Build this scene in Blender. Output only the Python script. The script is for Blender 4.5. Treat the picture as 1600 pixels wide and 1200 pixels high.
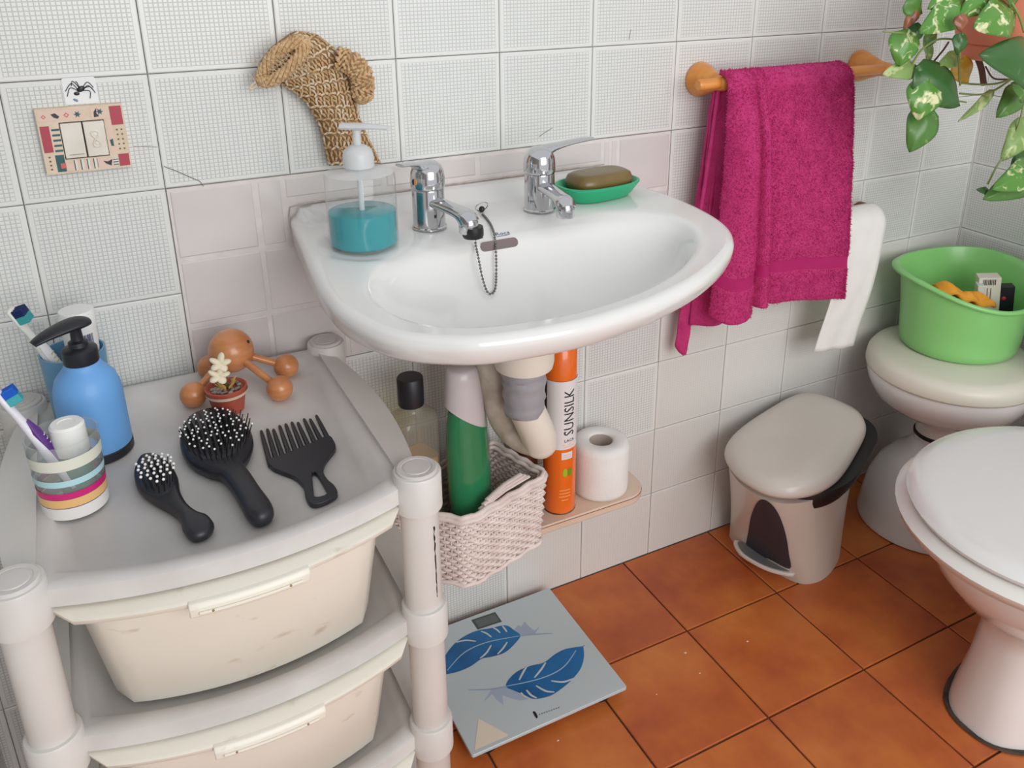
import bpy, bmesh, math, random
from mathutils import Vector, Matrix, Euler, noise
from mathutils.bvhtree import BVHTree
random.seed(7)
PI = math.pi
for o in list(bpy.data.objects): bpy.data.objects.remove(o)
SC = bpy.context.scene
COL = SC.collection

# ------------------------------------------------------------------ camera
CAM = Vector((-0.083685, -1.156365, 1.141035))
RT = Vector((0.88605464, -0.46357445, -0.00242928))
UP = Vector((0.16722484, 0.31472957, 0.9343346))
FW = Vector((0.43236909, 0.82827775, -0.35638876))
FPX, PPX, PPY = 1351.02, 827.2, 432.5
cd = bpy.data.cameras.new('camera')
cam = bpy.data.objects.new('camera', cd); COL.objects.link(cam)
cam.matrix_world = Matrix(((RT.x, UP.x, -FW.x, CAM.x), (RT.y, UP.y, -FW.y, CAM.y), (RT.z, UP.z, -FW.z, CAM.z), (0, 0, 0, 1)))
cd.sensor_fit = 'HORIZONTAL'; cd.sensor_width = 36.0; cd.lens = FPX / 1600 * 36.0
cd.shift_x = -(PPX - 800) / 1600; cd.shift_y = (PPY - 600) / 1600
cd.clip_start = 0.02
SC.camera = cam

# ------------------------------------------------------------------ light and exposure
wd = bpy.data.worlds.new('world'); SC.world = wd; wd.use_nodes = True
bgn = wd.node_tree.nodes['Background']
bgn.inputs[0].default_value = (0.95, 0.975, 1.0, 1); bgn.inputs[1].default_value = 0.72
def area(name, loc, target, sx, sy, power, col):
    l = bpy.data.lights.new(name, 'AREA'); l.shape = 'RECTANGLE'; l.size = sx; l.size_y = sy; l.energy = power; l.color = col
    o = bpy.data.objects.new(name, l); COL.objects.link(o); o.location = loc
    o.rotation_euler = (Vector(target) - Vector(loc)).to_track_quat('-Z', 'Y').to_euler(); return o
area('front_fill_light', (0.55, -2.7, 1.45), (0.65, -0.1, 0.45), 1.7, 1.5, 36, (1.0, 0.985, 0.965))  # broad soft fill added behind the camera to brighten surfaces facing it
SC.view_settings.view_transform = 'Standard'; SC.view_settings.look = 'None'
SC.view_settings.gamma = 1.0; SC.view_settings.use_curve_mapping = False
SC.view_settings.exposure = 0.06

# ------------------------------------------------------------------ pixel -> point on a plane that the thing touches
def ray(u, v): return RT * ((u - PPX) / FPX) - UP * ((v - PPY) / FPX) + FW
def pz(u, v, z): d = ray(u, v); return CAM + d * ((z - CAM.z) / d.z)
def py(u, v, y): d = ray(u, v); return CAM + d * ((y - CAM.y) / d.y)
def hit(bvh, u, v):
    l, n, i, d = bvh.ray_cast(CAM, ray(u, v).normalized()); return l, n

# ------------------------------------------------------------------ materials
def lin(c):
    return tuple((x / 12.92 if x <= 0.04045 else ((x + 0.055) / 1.055) ** 2.4) for x in (c[0] / 255, c[1] / 255, c[2] / 255)) + (1,)
MATS = {}
def pm(name, col, rough=0.4, metal=0.0, var=0.0, vscale=8.0, col2=None, bump=0.0, bscale=60.0, coat=0.0, sheen=0.0, alpha=1.0, rnd=0.0, sss=0.0, stretch=None):
    if name in MATS: return MATS[name]
    m = bpy.data.materials.new(name); m.use_nodes = True; MATS[name] = m
    nt = m.node_tree; N = nt.nodes; L = nt.links; b = N['Principled BSDF']
    b.inputs['Base Color'].default_value = lin(col); b.inputs['Roughness'].default_value = rough; b.inputs['Metallic'].default_value = metal
    if coat: b.inputs['Coat Weight'].default_value = coat; b.inputs['Coat Roughness'].default_value = 0.05
    if sheen: b.inputs['Sheen Weight'].default_value = sheen; b.inputs['Sheen Tint'].default_value = lin(col)
    if sss:
        b.inputs['Subsurface Weight'].default_value = sss; b.inputs['Subsurface Radius'].default_value = (0.01, 0.01, 0.01)
    tc = N.new('ShaderNodeTexCoord'); src = tc.outputs['Object']
    if stretch:
        mp = N.new('ShaderNodeMapping'); mp.inputs['Scale'].default_value = stretch; L.new(src, mp.inputs[0]); src = mp.outputs[0]
    out = None
    if var or col2:
        nz = N.new('ShaderNodeTexNoise'); nz.inputs['Scale'].default_value = vscale; nz.inputs['Detail'].default_value = 5
        L.new(src, nz.inputs['Vector'])
        rp = N.new('ShaderNodeValToRGB'); e = rp.color_ramp.elements
        c2 = col2 or tuple(max(0, x * (1 - var)) for x in col)
        e[0].position = 0.35; e[0].color = lin(c2); e[1].position = 0.65; e[1].color = lin(col)
        L.new(nz.outputs['Fac'], rp.inputs[0]); out = rp.outputs[0]
    if rnd:
        oi = N.new('ShaderNodeObjectInfo'); hs = N.new('ShaderNodeHueSaturation')
        mr = N.new('ShaderNodeMapRange'); mr.inputs[3].default_value = 1 - rnd; mr.inputs[4].default_value = 1 + rnd
        L.new(oi.outputs['Random'], mr.inputs[0]); L.new(mr.outputs[0], hs.inputs['Value'])
        if out: L.new(out, hs.inputs['Color'])
        else: hs.inputs['Color'].default_value = lin(col)
        out = hs.outputs[0]
    if out: L.new(out, b.inputs['Base Color'])
    if bump:
        n2 = N.new('ShaderNodeTexNoise'); n2.inputs['Scale'].default_value = bscale; n2.inputs['Detail'].default_value = 4
        L.new(src, n2.inputs['Vector'])
        bp = N.new('ShaderNodeBump'); bp.inputs['Strength'].default_value = bump; bp.inputs['Distance'].default_value = 0.002
        L.new(n2.outputs['Fac'], bp.inputs['Height']); L.new(bp.outputs[0], b.inputs['Normal'])
    if alpha < 1:
        tr = N.new('ShaderNodeBsdfTransparent'); tr.inputs[0].default_value = (1, 1, 1, 1); mx = N.new('ShaderNodeMixShader')
        mx.inputs[0].default_value = alpha; L.new(tr.outputs[0], mx.inputs[1]); L.new(b.outputs[0], mx.inputs[2])
        L.new(mx.outputs[0], N['Material Output'].inputs['Surface'])
    return m

def mosaic(name, white, line, contrast):
    """glazed tile pressed with a fine grid of little squares inside a flat border"""
    m = bpy.data.materials.new(name); m.use_nodes = True; MATS[name] = m
    nt = m.node_tree; N = nt.nodes; L = nt.links; b = N['Principled BSDF']; b.inputs['Roughness'].default_value = 0.28
    tc = N.new('ShaderNodeTexCoord'); sp = N.new('ShaderNodeSeparateXYZ'); L.new(tc.outputs['Generated'], sp.inputs[0])
    def mth(op, a, v=None, w=None):
        n = N.new('ShaderNodeMath'); n.operation = op
        for i, q in enumerate((a, v, w)):
            if q is None: continue
            if isinstance(q, (int, float)): n.inputs[i].default_value = q
            else: L.new(q, n.inputs[i])
        return n.outputs[0]
    ax = []; ed = []
    for ch, n_ in (('X', 26.0), ('Z', 26.0)):
        g = sp.outputs[ch]
        p = mth('MULTIPLY', mth('SUBTRACT', g, 0.04), n_ / 0.92)
        ax.append(mth('ABSOLUTE', mth('SUBTRACT', mth('FRACT', p), 0.5)))
        ed.append(mth('ABSOLUTE', mth('SUBTRACT', g, 0.5)))
    mx = mth('MAXIMUM', ax[0], ax[1])
    ln = N.new('ShaderNodeMapRange'); ln.interpolation_type = 'SMOOTHSTEP'; ln.inputs[1].default_value = 0.30; ln.inputs[2].default_value = 0.47; L.new(mx, ln.inputs[0])
    inside = mth('LESS_THAN', mth('MAXIMUM', ed[0], ed[1]), 0.46)
    mask = mth('MULTIPLY', ln.outputs[0], inside)
    oi = N.new('ShaderNodeObjectInfo')
    mr = N.new('ShaderNodeMapRange'); mr.inputs[3].default_value = 0.965; mr.inputs[4].default_value = 1.02; L.new(oi.outputs['Random'], mr.inputs[0])
    mc = N.new('ShaderNodeMix'); mc.data_type = 'RGBA'; mc.inputs[6].default_value = lin(white); mc.inputs[7].default_value = lin(line)
    L.new(mth('MULTIPLY', mask, contrast), mc.inputs[0])
    hs = N.new('ShaderNodeHueSaturation'); L.new(mr.outputs[0], hs.inputs['Value']); L.new(mc.outputs[2], hs.inputs['Color'])
    L.new(hs.outputs[0], b.inputs['Base Color'])
    bp = N.new('ShaderNodeBump'); bp.inputs['Strength'].default_value = 0.35 * contrast; bp.inputs['Distance'].default_value = 0.0006; bp.invert = True
    L.new(mask, bp.inputs['Height']); L.new(bp.outputs[0], b.inputs['Normal'])
    return m

M = pm
m_mosaic = mosaic('mosaic_glaze', (226, 227, 224), (194, 196, 195), 1.0)
m_mosaic_soft = mosaic('mosaic_glaze_soft', (224, 223, 219), (196, 196, 192), 0.35)
m_grout = M('grey_grout', (160, 157, 154), 0.9, var=0.25, vscale=30)
m_pinkgrout = M('pinkish_grout', (226, 219, 216), 0.85, var=0.05, vscale=40)
m_pink = M('pink_glaze', (220, 213, 211), 0.16, var=0.04, vscale=6, rnd=0.03, bump=0.06, bscale=14)
m_ceramic = M('white_ceramic', (229, 228, 226), 0.16, coat=0.3)
m_ceramic2 = M('toilet_ceramic', (229, 228, 226), 0.14, coat=0.5)
m_chrome = M('chrome', (205, 205, 208), 0.09, 1.0)
m_black = M('black_rubber', (22, 22, 26), 0.45)
m_dark = M('black_plastic', (32, 33, 40), 0.42, bump=0.05, bscale=40)
m_greyplastic = M('grey_white_plastic', (220, 217, 213), 0.42, col2=(210, 207, 203), vscale=7, bump=0.04, bscale=90)
m_tray = M('worn_grey_plastic', (214, 211, 208), 0.45, col2=(196, 192, 189), vscale=9, bump=0.05, bscale=60)
m_cream = M('cream_plastic', (238, 234, 223), 0.38, col2=(232, 227, 213), vscale=5)
m_wood = M('orange_varnished_wood', (228, 152, 68), 0.32, col2=(214, 134, 54), vscale=14, stretch=(1, 6, 6), coat=0.3)
m_wood2 = M('brown_turned_wood', (210, 142, 92), 0.34, col2=(190, 120, 72), vscale=22, stretch=(1, 1, 5), coat=0.3)
m_white = M('white_plastic', (238, 238, 236), 0.3)
m_paper = M('tissue_paper', (240, 238, 235), 0.95, bump=0.25, bscale=220, var=0.02, vscale=30)
m_frost = M('frosted_plastic', (225, 228, 230), 0.3, alpha=0.7)

def glassy(name, tint, body=0.12, ior=1.45):
    """thin clear plastic: see-through with fresnel gloss and a little haze"""
    m = bpy.data.materials.new(name); m.use_nodes = True; nt = m.node_tree; N = nt.nodes; L = nt.links; MATS[name] = m
    N.remove(N['Principled BSDF'])
    tr = N.new('ShaderNodeBsdfTransparent'); tr.inputs[0].default_value = lin(tint)
    df = N.new('ShaderNodeBsdfDiffuse'); df.inputs[0].default_value = lin((228, 230, 230))
    gl = N.new('ShaderNodeBsdfGlossy'); gl.inputs['Roughness'].default_value = 0.06
    lw = N.new('ShaderNodeLayerWeight'); lw.inputs[0].default_value = 0.5; pw = N.new('ShaderNodeMath'); pw.operation = 'POWER'; pw.inputs[1].default_value = 4.0; L.new(lw.outputs['Facing'], pw.inputs[0])
    fr = N.new('ShaderNodeMath'); fr.operation = 'MULTIPLY_ADD'; fr.inputs[1].default_value = 0.6; fr.inputs[2].default_value = 0.035; L.new(pw.outputs[0], fr.inputs[0])
    a = N.new('ShaderNodeMixShader'); a.inputs[0].default_value = body; L.new(tr.outputs[0], a.inputs[1]); L.new(df.outputs[0], a.inputs[2])
    b = N.new('ShaderNodeMixShader'); L.new(fr.outputs[0], b.inputs[0]); L.new(a.outputs[0], b.inputs[1]); L.new(gl.outputs[0], b.inputs[2])
    L.new(b.outputs[0], N['Material Output'].inputs['Surface']); return m
m_clear = glassy('clear_plastic', (252, 253, 253), 0.06)
m_clearcup = glassy('clear_cup_plastic', (253, 254, 254), 0.13)

# ------------------------------------------------------------------ geometry helpers
def frame(d, upv=Vector((0, 0, 1))):
    d = d.normalized()
    if abs(d.dot(upv)) > 0.97: upv = Vector((0, 1, 0)) if abs(d.y) < 0.9 else Vector((1, 0, 0))
    s = d.cross(upv).normalized(); return s, s.cross(d).normalized()
class G:
    def __init__(s): s.v = []; s.f = []; s.m = []; s.mi = 0
    def add(s, vs, fs):
        b = len(s.v); s.v += [Vector(p) for p in vs]
        for f in fs: s.f.append([b + i for i in f]); s.m.append(s.mi)
        return s
    def loft(s, rings, c0=True, c1=True, closed=True):
        n = len(rings[0]); vs = [p for r in rings for p in r]; fs = []
        for i in range(len(rings) - 1):
            for j in range(n if closed else n - 1):
                k = (j + 1) % n; fs.append([i * n + j, i * n + k, (i + 1) * n + k, (i + 1) * n + j])
        if c0: fs.append(list(range(n))[::-1])
        if c1: fs.append([(len(rings) - 1) * n + j for j in range(n)])
        return s.add(vs, fs)
    def lathe(s, prof, c=(0, 0, 0), n=32, sx=1, sy=1, c0=True, c1=True, rot=None):
        c = Vector(c); rings = []
        for r, z in prof:
            ring = [Vector((r * sx * math.cos(2 * PI * j / n), r * sy * math.sin(2 * PI * j / n), z)) for j in range(n)]
            if rot is not None: ring = [rot @ p for p in ring]
            rings.append([c + p for p in ring])
        return s.loft(rings, c0, c1)
    def tube(s, pts, r, n=10, caps=True, closed=False, flat=None, upv=Vector((0, 0, 1))):
        pts = [Vector(p) for p in pts]; k = len(pts); rings = []
        rr = r if isinstance(r, (list, tuple)) else [r] * k
        pu = None
        for i in range(k):
            if closed: d = pts[(i + 1) % k] - pts[i - 1]
            else: d = pts[min(i + 1, k - 1)] - pts[max(i - 1, 0)]
            if d.length < 1e-9: d = Vector((0, 0, 1))
            d.normalize()
            if pu is None: sd, u = frame(d, upv)
            else:
                sd = d.cross(pu)
                if sd.length < 1e-6: sd, u = frame(d, upv)
                else: sd.normalize(); u = sd.cross(d).normalized()
            pu = u
            fl = 1.0 if flat is None else (flat[i] if isinstance(flat, (list, tuple)) else flat)
            rings.append([pts[i] + sd * (rr[i] * math.cos(2 * PI * j / n)) + u * (rr[i] * fl * math.sin(2 * PI * j / n)) for j in range(n)])
        if closed: rings.append(rings[0]); return s.loft(rings, False, False)
        return s.loft(rings, caps, caps)
    def box(s, c, d, rot=None, ch=0.0):
        c = Vector(c); hx, hy, hz = d[0] / 2, d[1] / 2, d[2] / 2
        q = [(-hx, -hy, -hz), (hx, -hy, -hz), (hx, hy, -hz), (-hx, hy, -hz), (-hx, -hy, hz), (hx, -hy, hz), (hx, hy, hz), (-hx, hy, hz)]
        q = [Vector(p) for p in q]
        if rot is not None: q = [rot @ p for p in q]
        return s.add([c + p for p in q], [[0, 3, 2, 1], [4, 5, 6, 7], [0, 1, 5, 4], [1, 2, 6, 5], [2, 3, 7, 6], [3, 0, 4, 7]])
    def sphere(s, c, r, nu=20, nv=12, sc=(1, 1, 1), rot=None):
        c = Vector(c); rings = []
        vs = []; fs = []
        for i in range(nv + 1):
            a = PI * i / nv
            for j in range(nu):
                b = 2 * PI * j / nu
                p = Vector((r * sc[0] * math.sin(a) * math.cos(b), r * sc[1] * math.sin(a) * math.sin(b), -r * sc[2] * math.cos(a)))
                if rot is not None: p = rot @ p
                vs.append(c + p)
        for i in range(nv):
            for j in range(nu):
                k = (j + 1) % nu; fs.append([i * nu + j, i * nu + k, (i + 1) * nu + k, (i + 1) * nu + j])
        return s.add(vs, fs)
    def prism(s, poly, ax, h):
        """extrude a polygon of 3D points along vector ax*h"""
        poly = [Vector(p) for p in poly]; n = len(poly); o = Vector(ax) * h
        vs = poly + [p + o for p in poly]
        return s.add(vs, [list(range(n))[::-1], list(range(n, 2 * n))] + [[i, (i + 1) % n, n + (i + 1) % n, n + i] for i in range(n)])
    def quad(s, a, b, c, d): return s.add([a, b, c, d], [[0, 1, 2, 3]])
    def build(s, name, mat, parent=None, loc=None, ang=40, bevel=0.0, seg=2, sub=0, solid=0.0, weld=True):
        org = ORG[parent.name] if parent is not None else Vector(loc or (0, 0, 0))
        me = bpy.data.meshes.new(name)
        me.from_pydata([p - org for p in s.v], [], s.f); me.validate()
        bm = bmesh.new(); bm.from_mesh(me)
        if weld: bmesh.ops.remove_doubles(bm, verts=bm.verts, dist=1e-6)
        bmesh.ops.recalc_face_normals(bm, faces=bm.faces); bm.to_mesh(me); bm.free()
        mats = mat if isinstance(mat, (list, tuple)) else [mat]
        for q in mats: me.materials.append(q)
        if len(mats) > 1 and len(me.polygons) == len(s.m):
            for p, i in zip(me.polygons, s.m): p.material_index = i
        me.polygons.foreach_set('use_smooth', [True] * len(me.polygons))
        me.set_sharp_from_angle(angle=math.radians(ang))
        o = bpy.data.objects.new(name, me); COL.objects.link(o); ORG[o.name] = org
        if parent is not None: o.parent = parent
        else: o.location = org
        if bevel:
            md = o.modifiers.new('bevel', 'BEVEL'); md.width = bevel; md.segments = seg; md.limit_method = 'ANGLE'; md.angle_limit = math.radians(35)
        if solid:
            md = o.modifiers.new('solid', 'SOLIDIFY'); md.thickness = solid; md.offset = 0
        if sub:
            md = o.modifiers.new('sub', 'SUBSURF'); md.levels = sub; md.render_levels = sub
        return o
ORG = {}
def tag(o, label, cat, group=None):
    o['label'] = label; o['category'] = cat
    if group: o['group'] = group
    return o
def thing(name, label, cat, loc, group=None):
    o = bpy.data.objects.new(name, None); COL.objects.link(o); o.location = loc; o.empty_display_size = 0.02
    ORG[o.name] = Vector(loc); return tag(o, label, cat, group)
def crom(pts, n=8, closed=True):
    pts = [Vector(p) for p in pts]; k = len(pts); out = []
    for i in range(k if closed else k - 1):
        g = lambda j: pts[j % k] if closed else pts[max(0, min(k - 1, j))]
        p0, p1, p2, p3 = g(i - 1), g(i), g(i + 1), g(i + 2)
        for q in range(n):
            t = q / n
            out.append(0.5 * ((2 * p1) + (p2 - p0) * t + (2 * p0 - 5 * p1 + 4 * p2 - p3) * t * t + (3 * p1 - p0 - 3 * p2 + p3) * t ** 3))
    if not closed: out.append(pts[-1])
    return out
def sstep(a, b, x):
    t = max(0.0, min(1.0, (x - a) / (b - a))); return t * t * (3 - 2 * t)
def rrect(hx, hy, r, n=5):
    out = []
    for cx, cy, a0 in ((hx - r, hy - r, 0), (-hx + r, hy - r, PI / 2), (-hx + r, -hy + r, PI), (hx - r, -hy + r, 1.5 * PI)):
        for i in range(n + 1):
            a = a0 + PI / 2 * i / n; out.append(Vector((cx + r * math.cos(a), cy + r * math.sin(a), 0)))
    return out
def text_geo(body, size, extr=0.0):
    c = bpy.data.curves.new('t', 'FONT'); c.body = body; c.size = size; c.extrude = extr; c.resolution_u = 2; c.align_x = 'CENTER'; c.align_y = 'CENTER'
    o = bpy.data.objects.new('t', c); COL.objects.link(o); bpy.context.view_layer.update()
    me = bpy.data.meshes.new_from_object(o.evaluated_get(bpy.context.evaluated_depsgraph_get()))
    vs = [v.co.copy() for v in me.vertices]; fs = [list(p.vertices) for p in me.polygons]
    bpy.data.objects.remove(o); bpy.data.curves.remove(c); bpy.data.meshes.remove(me)
    return vs, fs
def struct(o): o['kind'] = 'structure'; return o

# ================================================================== THE SETTING
TW, TH = 0.1575, 0.1428
R0 = 0.99855
XR, XL = 1.5768, -0.33
YF = -1.55
g = G(); g.box(((XL + XR) / 2, 0.05, 0.66), (XR - XL + 0.2, 0.092, 1.34)); wall_back = struct(g.build('wall_back', m_grout))
g = G(); g.box((XR + 0.05, YF / 2, 0.66), (0.092, -YF, 1.34)); wall_right = struct(g.build('wall_right', m_grout))
g = G(); g.box((XL - 0.05, YF / 2, 0.66), (0.092, -YF, 1.34)); wall_left = struct(g.build('wall_left', m_grout))
g = G(); g.box(((XL + XR) / 2, YF / 2, -0.0535), (XR - XL, -YF, 0.1)); floor = struct(g.build('floor', M('brown_floor_grout', (88, 66, 52), 0.9, var=0.3, vscale=40)))

def tile_mesh(name, w, h, d, ch, mat):
    """front face looks to -y, at y = 0"""
    g = G(); a, b = w / 2, h / 2; c = ch
    vs = [(-a, d, -b), (a, d, -b), (a, d, b), (-a, d, b), (-a, c * 0.7, -b), (a, c * 0.7, -b), (a, c * 0.7, b), (-a, c * 0.7, b),
          (-a + c, 0, -b + c), (a - c, 0, -b + c), (a - c, 0, b - c), (-a + c, 0, b - c)]
    fs = [[0, 3, 2, 1], [0, 1, 5, 4], [1, 2, 6, 5], [2, 3, 7, 6], [3, 0, 4, 7], [4, 5, 9, 8], [5, 6, 10, 9], [6, 7, 11, 10], [7, 4, 8, 11], [8, 9, 10, 11]]
    me = bpy.data.meshes.new(name); me.from_pydata(vs, [], fs); me.materials.append(mat)
    bm = bmesh.new(); bm.from_mesh(me); bmesh.ops.recalc_face_normals(bm, faces=bm.faces); bm.to_mesh(me); bm.free(); return me
def put(name, me, parent, loc, rot=(0, 0, 0)):
    o = bpy.data.objects.new(name, me); COL.objects.link(o); o.parent = parent; o.location = loc; o.rotation_euler = rot; return o
GAP = 0.0012
g = G(); g.box((XR - 0.001, 0.0, 0.66), (0.005, 0.003, 1.34)); g.build('corner_joint', M('white_caulk', (205, 204, 200), 0.7), wall_back)
tm_a = tile_mesh('wall_tile', TW - GAP, TH - GAP, 0.007, 0.0014, m_mosaic)
tm_b = tile_mesh('wall_tile', TW - GAP, TH - GAP, 0.007, 0.0014, m_mosaic_soft)
def jit(s=0.004): return random.uniform(-s, s)
for j in range(-2, 7):
    zc = R0 - (j + 0.5) * TH
    for i in range(-3, 10):
        if j in (1, 2) and 0 <= i <= 4: continue
        me = tm_b if (j >= 4 and i >= 5) or (j >= 5 and i >= 3) or (j == 3 and i >= 5) else tm_a
        x = (i + 0.5) * TW
        put('wall_tile', me, wall_back, (x, jit(0.0003), zc), (jit(0.0015), 0, jit(0.0015)))
for j in range(-2, 7):
    zc = R0 - (j + 0.5) * TH
    for i in range(0, 6):
        put('wall_tile', tm_a, wall_right, (XR + jit(0.0003), -(i + 0.5) * TW - 0.001, zc), (0, jit(0.0015), -PI / 2 + jit(0.0015)))
for j in range(1, 7):
    zc = R0 - (j + 0.5) * TH
    for i in range(0, 6):
        put('wall_tile', tm_a, wall_left, (XL + jit(0.0003), -(i + 0.5) * TW - 0.002, zc), (0, jit(0.0015), PI / 2 + jit(0.0015)))
# the pink patch behind the basin, between R1 and R3
g = G(); g.box((2.5 * TW, 0.0035, R0 - 2 * TH), (5 * TW - 0.002, 0.005, 2 * TH - 0.002)); g.build('grout_patch', m_pinkgrout, wall_back)
zz = [R0 - TH, 0.7595, 0.6645, R0 - 3 * TH]
pink_rows = [
    [(0.003, 0.107, 0), (0.1115, 0.1445, 0), (0.148, 0.285, 0.824), (0.29, 0.4305, 0.822), (0.4355, 0.54, 0.82), (0.5435, 0.652, 0.818), (0.655, 0.667, 0), (0.669, 0.681, 0), (0.6845, 0.785, 0)],
    [(0.003, 0.1085, 0), (0.1115, 0.217, 0), (0.22, 0.325, 0), (0.328, 0.433, 0), (0.436, 0.541, 0), (0.544, 0.649, 0), (0.652, 0.68, 0), (0.683, 0.786, 0)],
    [(0.003, 0.1075, 0), (0.1105, 0.2145, 0), (0.2175, 0.323, 0), (0.326, 0.431, 0), (0.434, 0.539, 0), (0.542, 0.647, 0), (0.65, 0.68, 0), (0.683, 0.786, 0)]]
for r, row in enumerate(pink_rows):
    for x0, x1, zb in row:
        zt = zz[r] - 0.0045; z0 = zb if zb else zz[r + 1] + 0.0015
        me = tile_mesh('pink_tile', x1 - x0 - 0.0015, zt - z0, 0.006, 0.0022, m_pink)
        put('pink_tile', me, wall_back, ((x0 + x1) / 2, jit(0.0004), (zt + z0) / 2), (jit(0.002), 0, jit(0.002)))
# cracks in the tile glaze
def wline(name, pxs, w, mat, parent=wall_back):
    g = G(); P = [py(u, v, -0.0007) for u, v in pxs]
    g.tube(P, w, 5, flat=0.3, upv=Vector((0, -1, 0))); return g.build(name, mat, parent)
m_crack = M('glaze_crack', (120, 116, 114), 0.9)
wline('crack', [(256, 260), (275, 267), (300, 278), (312, 283), (318, 291)], 0.0005, m_crack)
wline('crack', [(842, 214), (850, 208), (863, 200)], 0.0004, m_crack)
wline('crack', [(209, 229), (232, 229), (246, 230)], 0.0003, m_crack)
wline('crack', [(983, 62), (984, 55), (986, 46)], 0.0003, m_crack)

# floor tiles
FT, FX0, FY0 = 0.21021, 0.72744, -0.20685
mt = bpy.data.materials.new('terracotta'); mt.use_nodes = True
N = mt.node_tree.nodes; L = mt.node_tree.links; b = N['Principled BSDF']
tc = N.new('ShaderNodeTexCoord'); oi = N.new('ShaderNodeObjectInfo')
va = N.new('ShaderNodeVectorMath'); va.operation = 'ADD'; vs_ = N.new('ShaderNodeVectorMath'); vs_.operation = 'SCALE'
cx = N.new('ShaderNodeCombineXYZ')
for i in range(3): L.new(oi.outputs['Random'], cx.inputs[i])
L.new(cx.outputs[0], vs_.inputs[0]); vs_.inputs['Scale'].default_value = 37.0
L.new(tc.outputs['Object'], va.inputs[0]); L.new(vs_.outputs[0], va.inputs[1])
nz = N.new('ShaderNodeTexNoise'); nz.inputs['Scale'].default_value = 6.5; nz.inputs['Detail'].default_value = 4; nz.inputs['Roughness'].default_value = 0.55
L.new(va.outputs[0], nz.inputs['Vector'])
rp = N.new('ShaderNodeValToRGB'); e = rp.color_ramp.elements
e[0].position = 0.30; e[0].color = lin((170, 82, 46)); e[1].position = 0.68; e[1].color = lin((208, 124, 58))
em = rp.color_ramp.elements.new(0.48); em.color = lin((192, 102, 50))
L.new(nz.outputs['Fac'], rp.inputs[0])
n2 = N.new('ShaderNodeTexNoise'); n2.inputs['Scale'].default_value = 60; n2.inputs['Detail'].default_value = 6; L.new(va.outputs[0], n2.inputs['Vector'])
mr = N.new('ShaderNodeMapRange'); mr.inputs[3].default_value = 0.9; mr.inputs[4].default_value = 1.08; L.new(n2.outputs['Fac'], mr.inputs[0])
hs = N.new('ShaderNodeHueSaturation'); L.new(rp.outputs[0], hs.inputs['Color']); L.new(mr.outputs[0], hs.inputs['Value']); L.new(hs.outputs[0], b.inputs['Base Color'])
b.inputs['Roughness'].default_value = 0.34
bp = N.new('ShaderNodeBump'); bp.inputs['Strength'].default_value = 0.12; bp.inputs['Distance'].default_value = 0.002; L.new(nz.outputs['Fac'], bp.inputs['Height']); L.new(bp.outputs[0], b.inputs['Normal'])
fcache = {}
yl = [0.0] + [FY0 - k * FT for k in range(7)]
xl = [XL] + [FX0 + k * FT for k in range(-4, 5)] + [XR]
for i in range(len(xl) - 1):
    for j in range(len(yl) - 1):
        w, h = xl[i + 1] - xl[i], yl[j] - yl[j + 1]
        if w < 0.02: continue
        k = (round(w, 4), round(h, 4))
        if k not in fcache: fcache[k] = tile_mesh('floor_tile', w - 0.0032, h - 0.0032, 0.006, 0.0014, mt)
        put('floor_tile', fcache[k], floor, ((xl[i] + xl[i + 1]) / 2, (yl[j] + yl[j + 1]) / 2, jit(0.0002)), (-PI / 2 + jit(0.0008), jit(0.0008), 0))

# ================================================================== WASH BASIN
sink = thing('wash_basin', 'large white ceramic wash basin fixed to the tiled wall between chest and towel', 'sink', (0.40, -0.2, 0.6))
O_pts = crom([(0.138, -0.10, 0), (0.126, -0.20, 0), (0.122, -0.27, 0), (0.128, -0.33, 0), (0.153, -0.390, 0), (0.190, -0.426, 0), (0.240, -0.451, 0), (0.333, -0.463, 0), (0.419, -0.453, 0), (0.48, -0.435, 0),
              (0.540, -0.409, 0), (0.602, -0.371, 0), (0.650, -0.330, 0), (0.675, -0.278, 0), (0.676, -0.20, 0), (0.667, -0.10, 0)], 10, False)
O_pts = [Vector((0.150, -0.0005, 0)), Vector((0.147, -0.02, 0))] + O_pts + [Vector((0.664, -0.02, 0)), Vector((0.662, -0.0005, 0))]
I_pts = crom([(0.174, -0.302, 0), (0.181, -0.348, 0), (0.208, -0.388, 0), (0.258, -0.415, 0), (0.345, -0.427, 0), (0.435, -0.413, 0), (0.512, -0.381, 0), (0.574, -0.334, 0), (0.606, -0.288, 0), (0.606, -0.248, 0), (0.570, -0.218, 0),
              (0.50, -0.204, 0), (0.40, -0.202, 0), (0.30, -0.206, 0), (0.240, -0.220, 0), (0.196, -0.255, 0)], 10, True)
SCN = Vector((0.395, -0.29, 0)); NS = 220
def lerp_(a, b_, t): return a + (b_ - a) * t
def radial(poly):
    n = len(poly); out = []
    for k in range(NS):
        a = 2 * PI * k / NS; d = Vector((math.cos(a), math.sin(a), 0)); best = 0
        for i in range(n):
            p, q = poly[i] - SCN, poly[(i + 1) % n] - SCN; e = q - p
            den = d.x * e.y - d.y * e.x
            if abs(den) < 1e-12: continue
            t = (p.x * e.y - p.y * e.x) / den; w = (p.x * d.y - p.y * d.x) / den
            if t > 0 and -1e-9 <= w <= 1 + 1e-9: best = max(best, t)
        out.append(d * best)
    return out
RO, RI = radial(O_pts), radial(I_pts)
def front_w(p): return sstep(-0.02, -0.14, p.y)      # 0 at the wall, 1 away from it
def ring_in(ins, z):
    out = []
    for r in RO:
        p = SCN + r; q = SCN + r * ((r.length - ins) / r.length); w = front_w(p)
        qq = Vector((q.x, p.y * (1 - w) + q.y * w, z)); out.append(qq)
    return out
DR = Vector((0.40, -0.352, 0))
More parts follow.
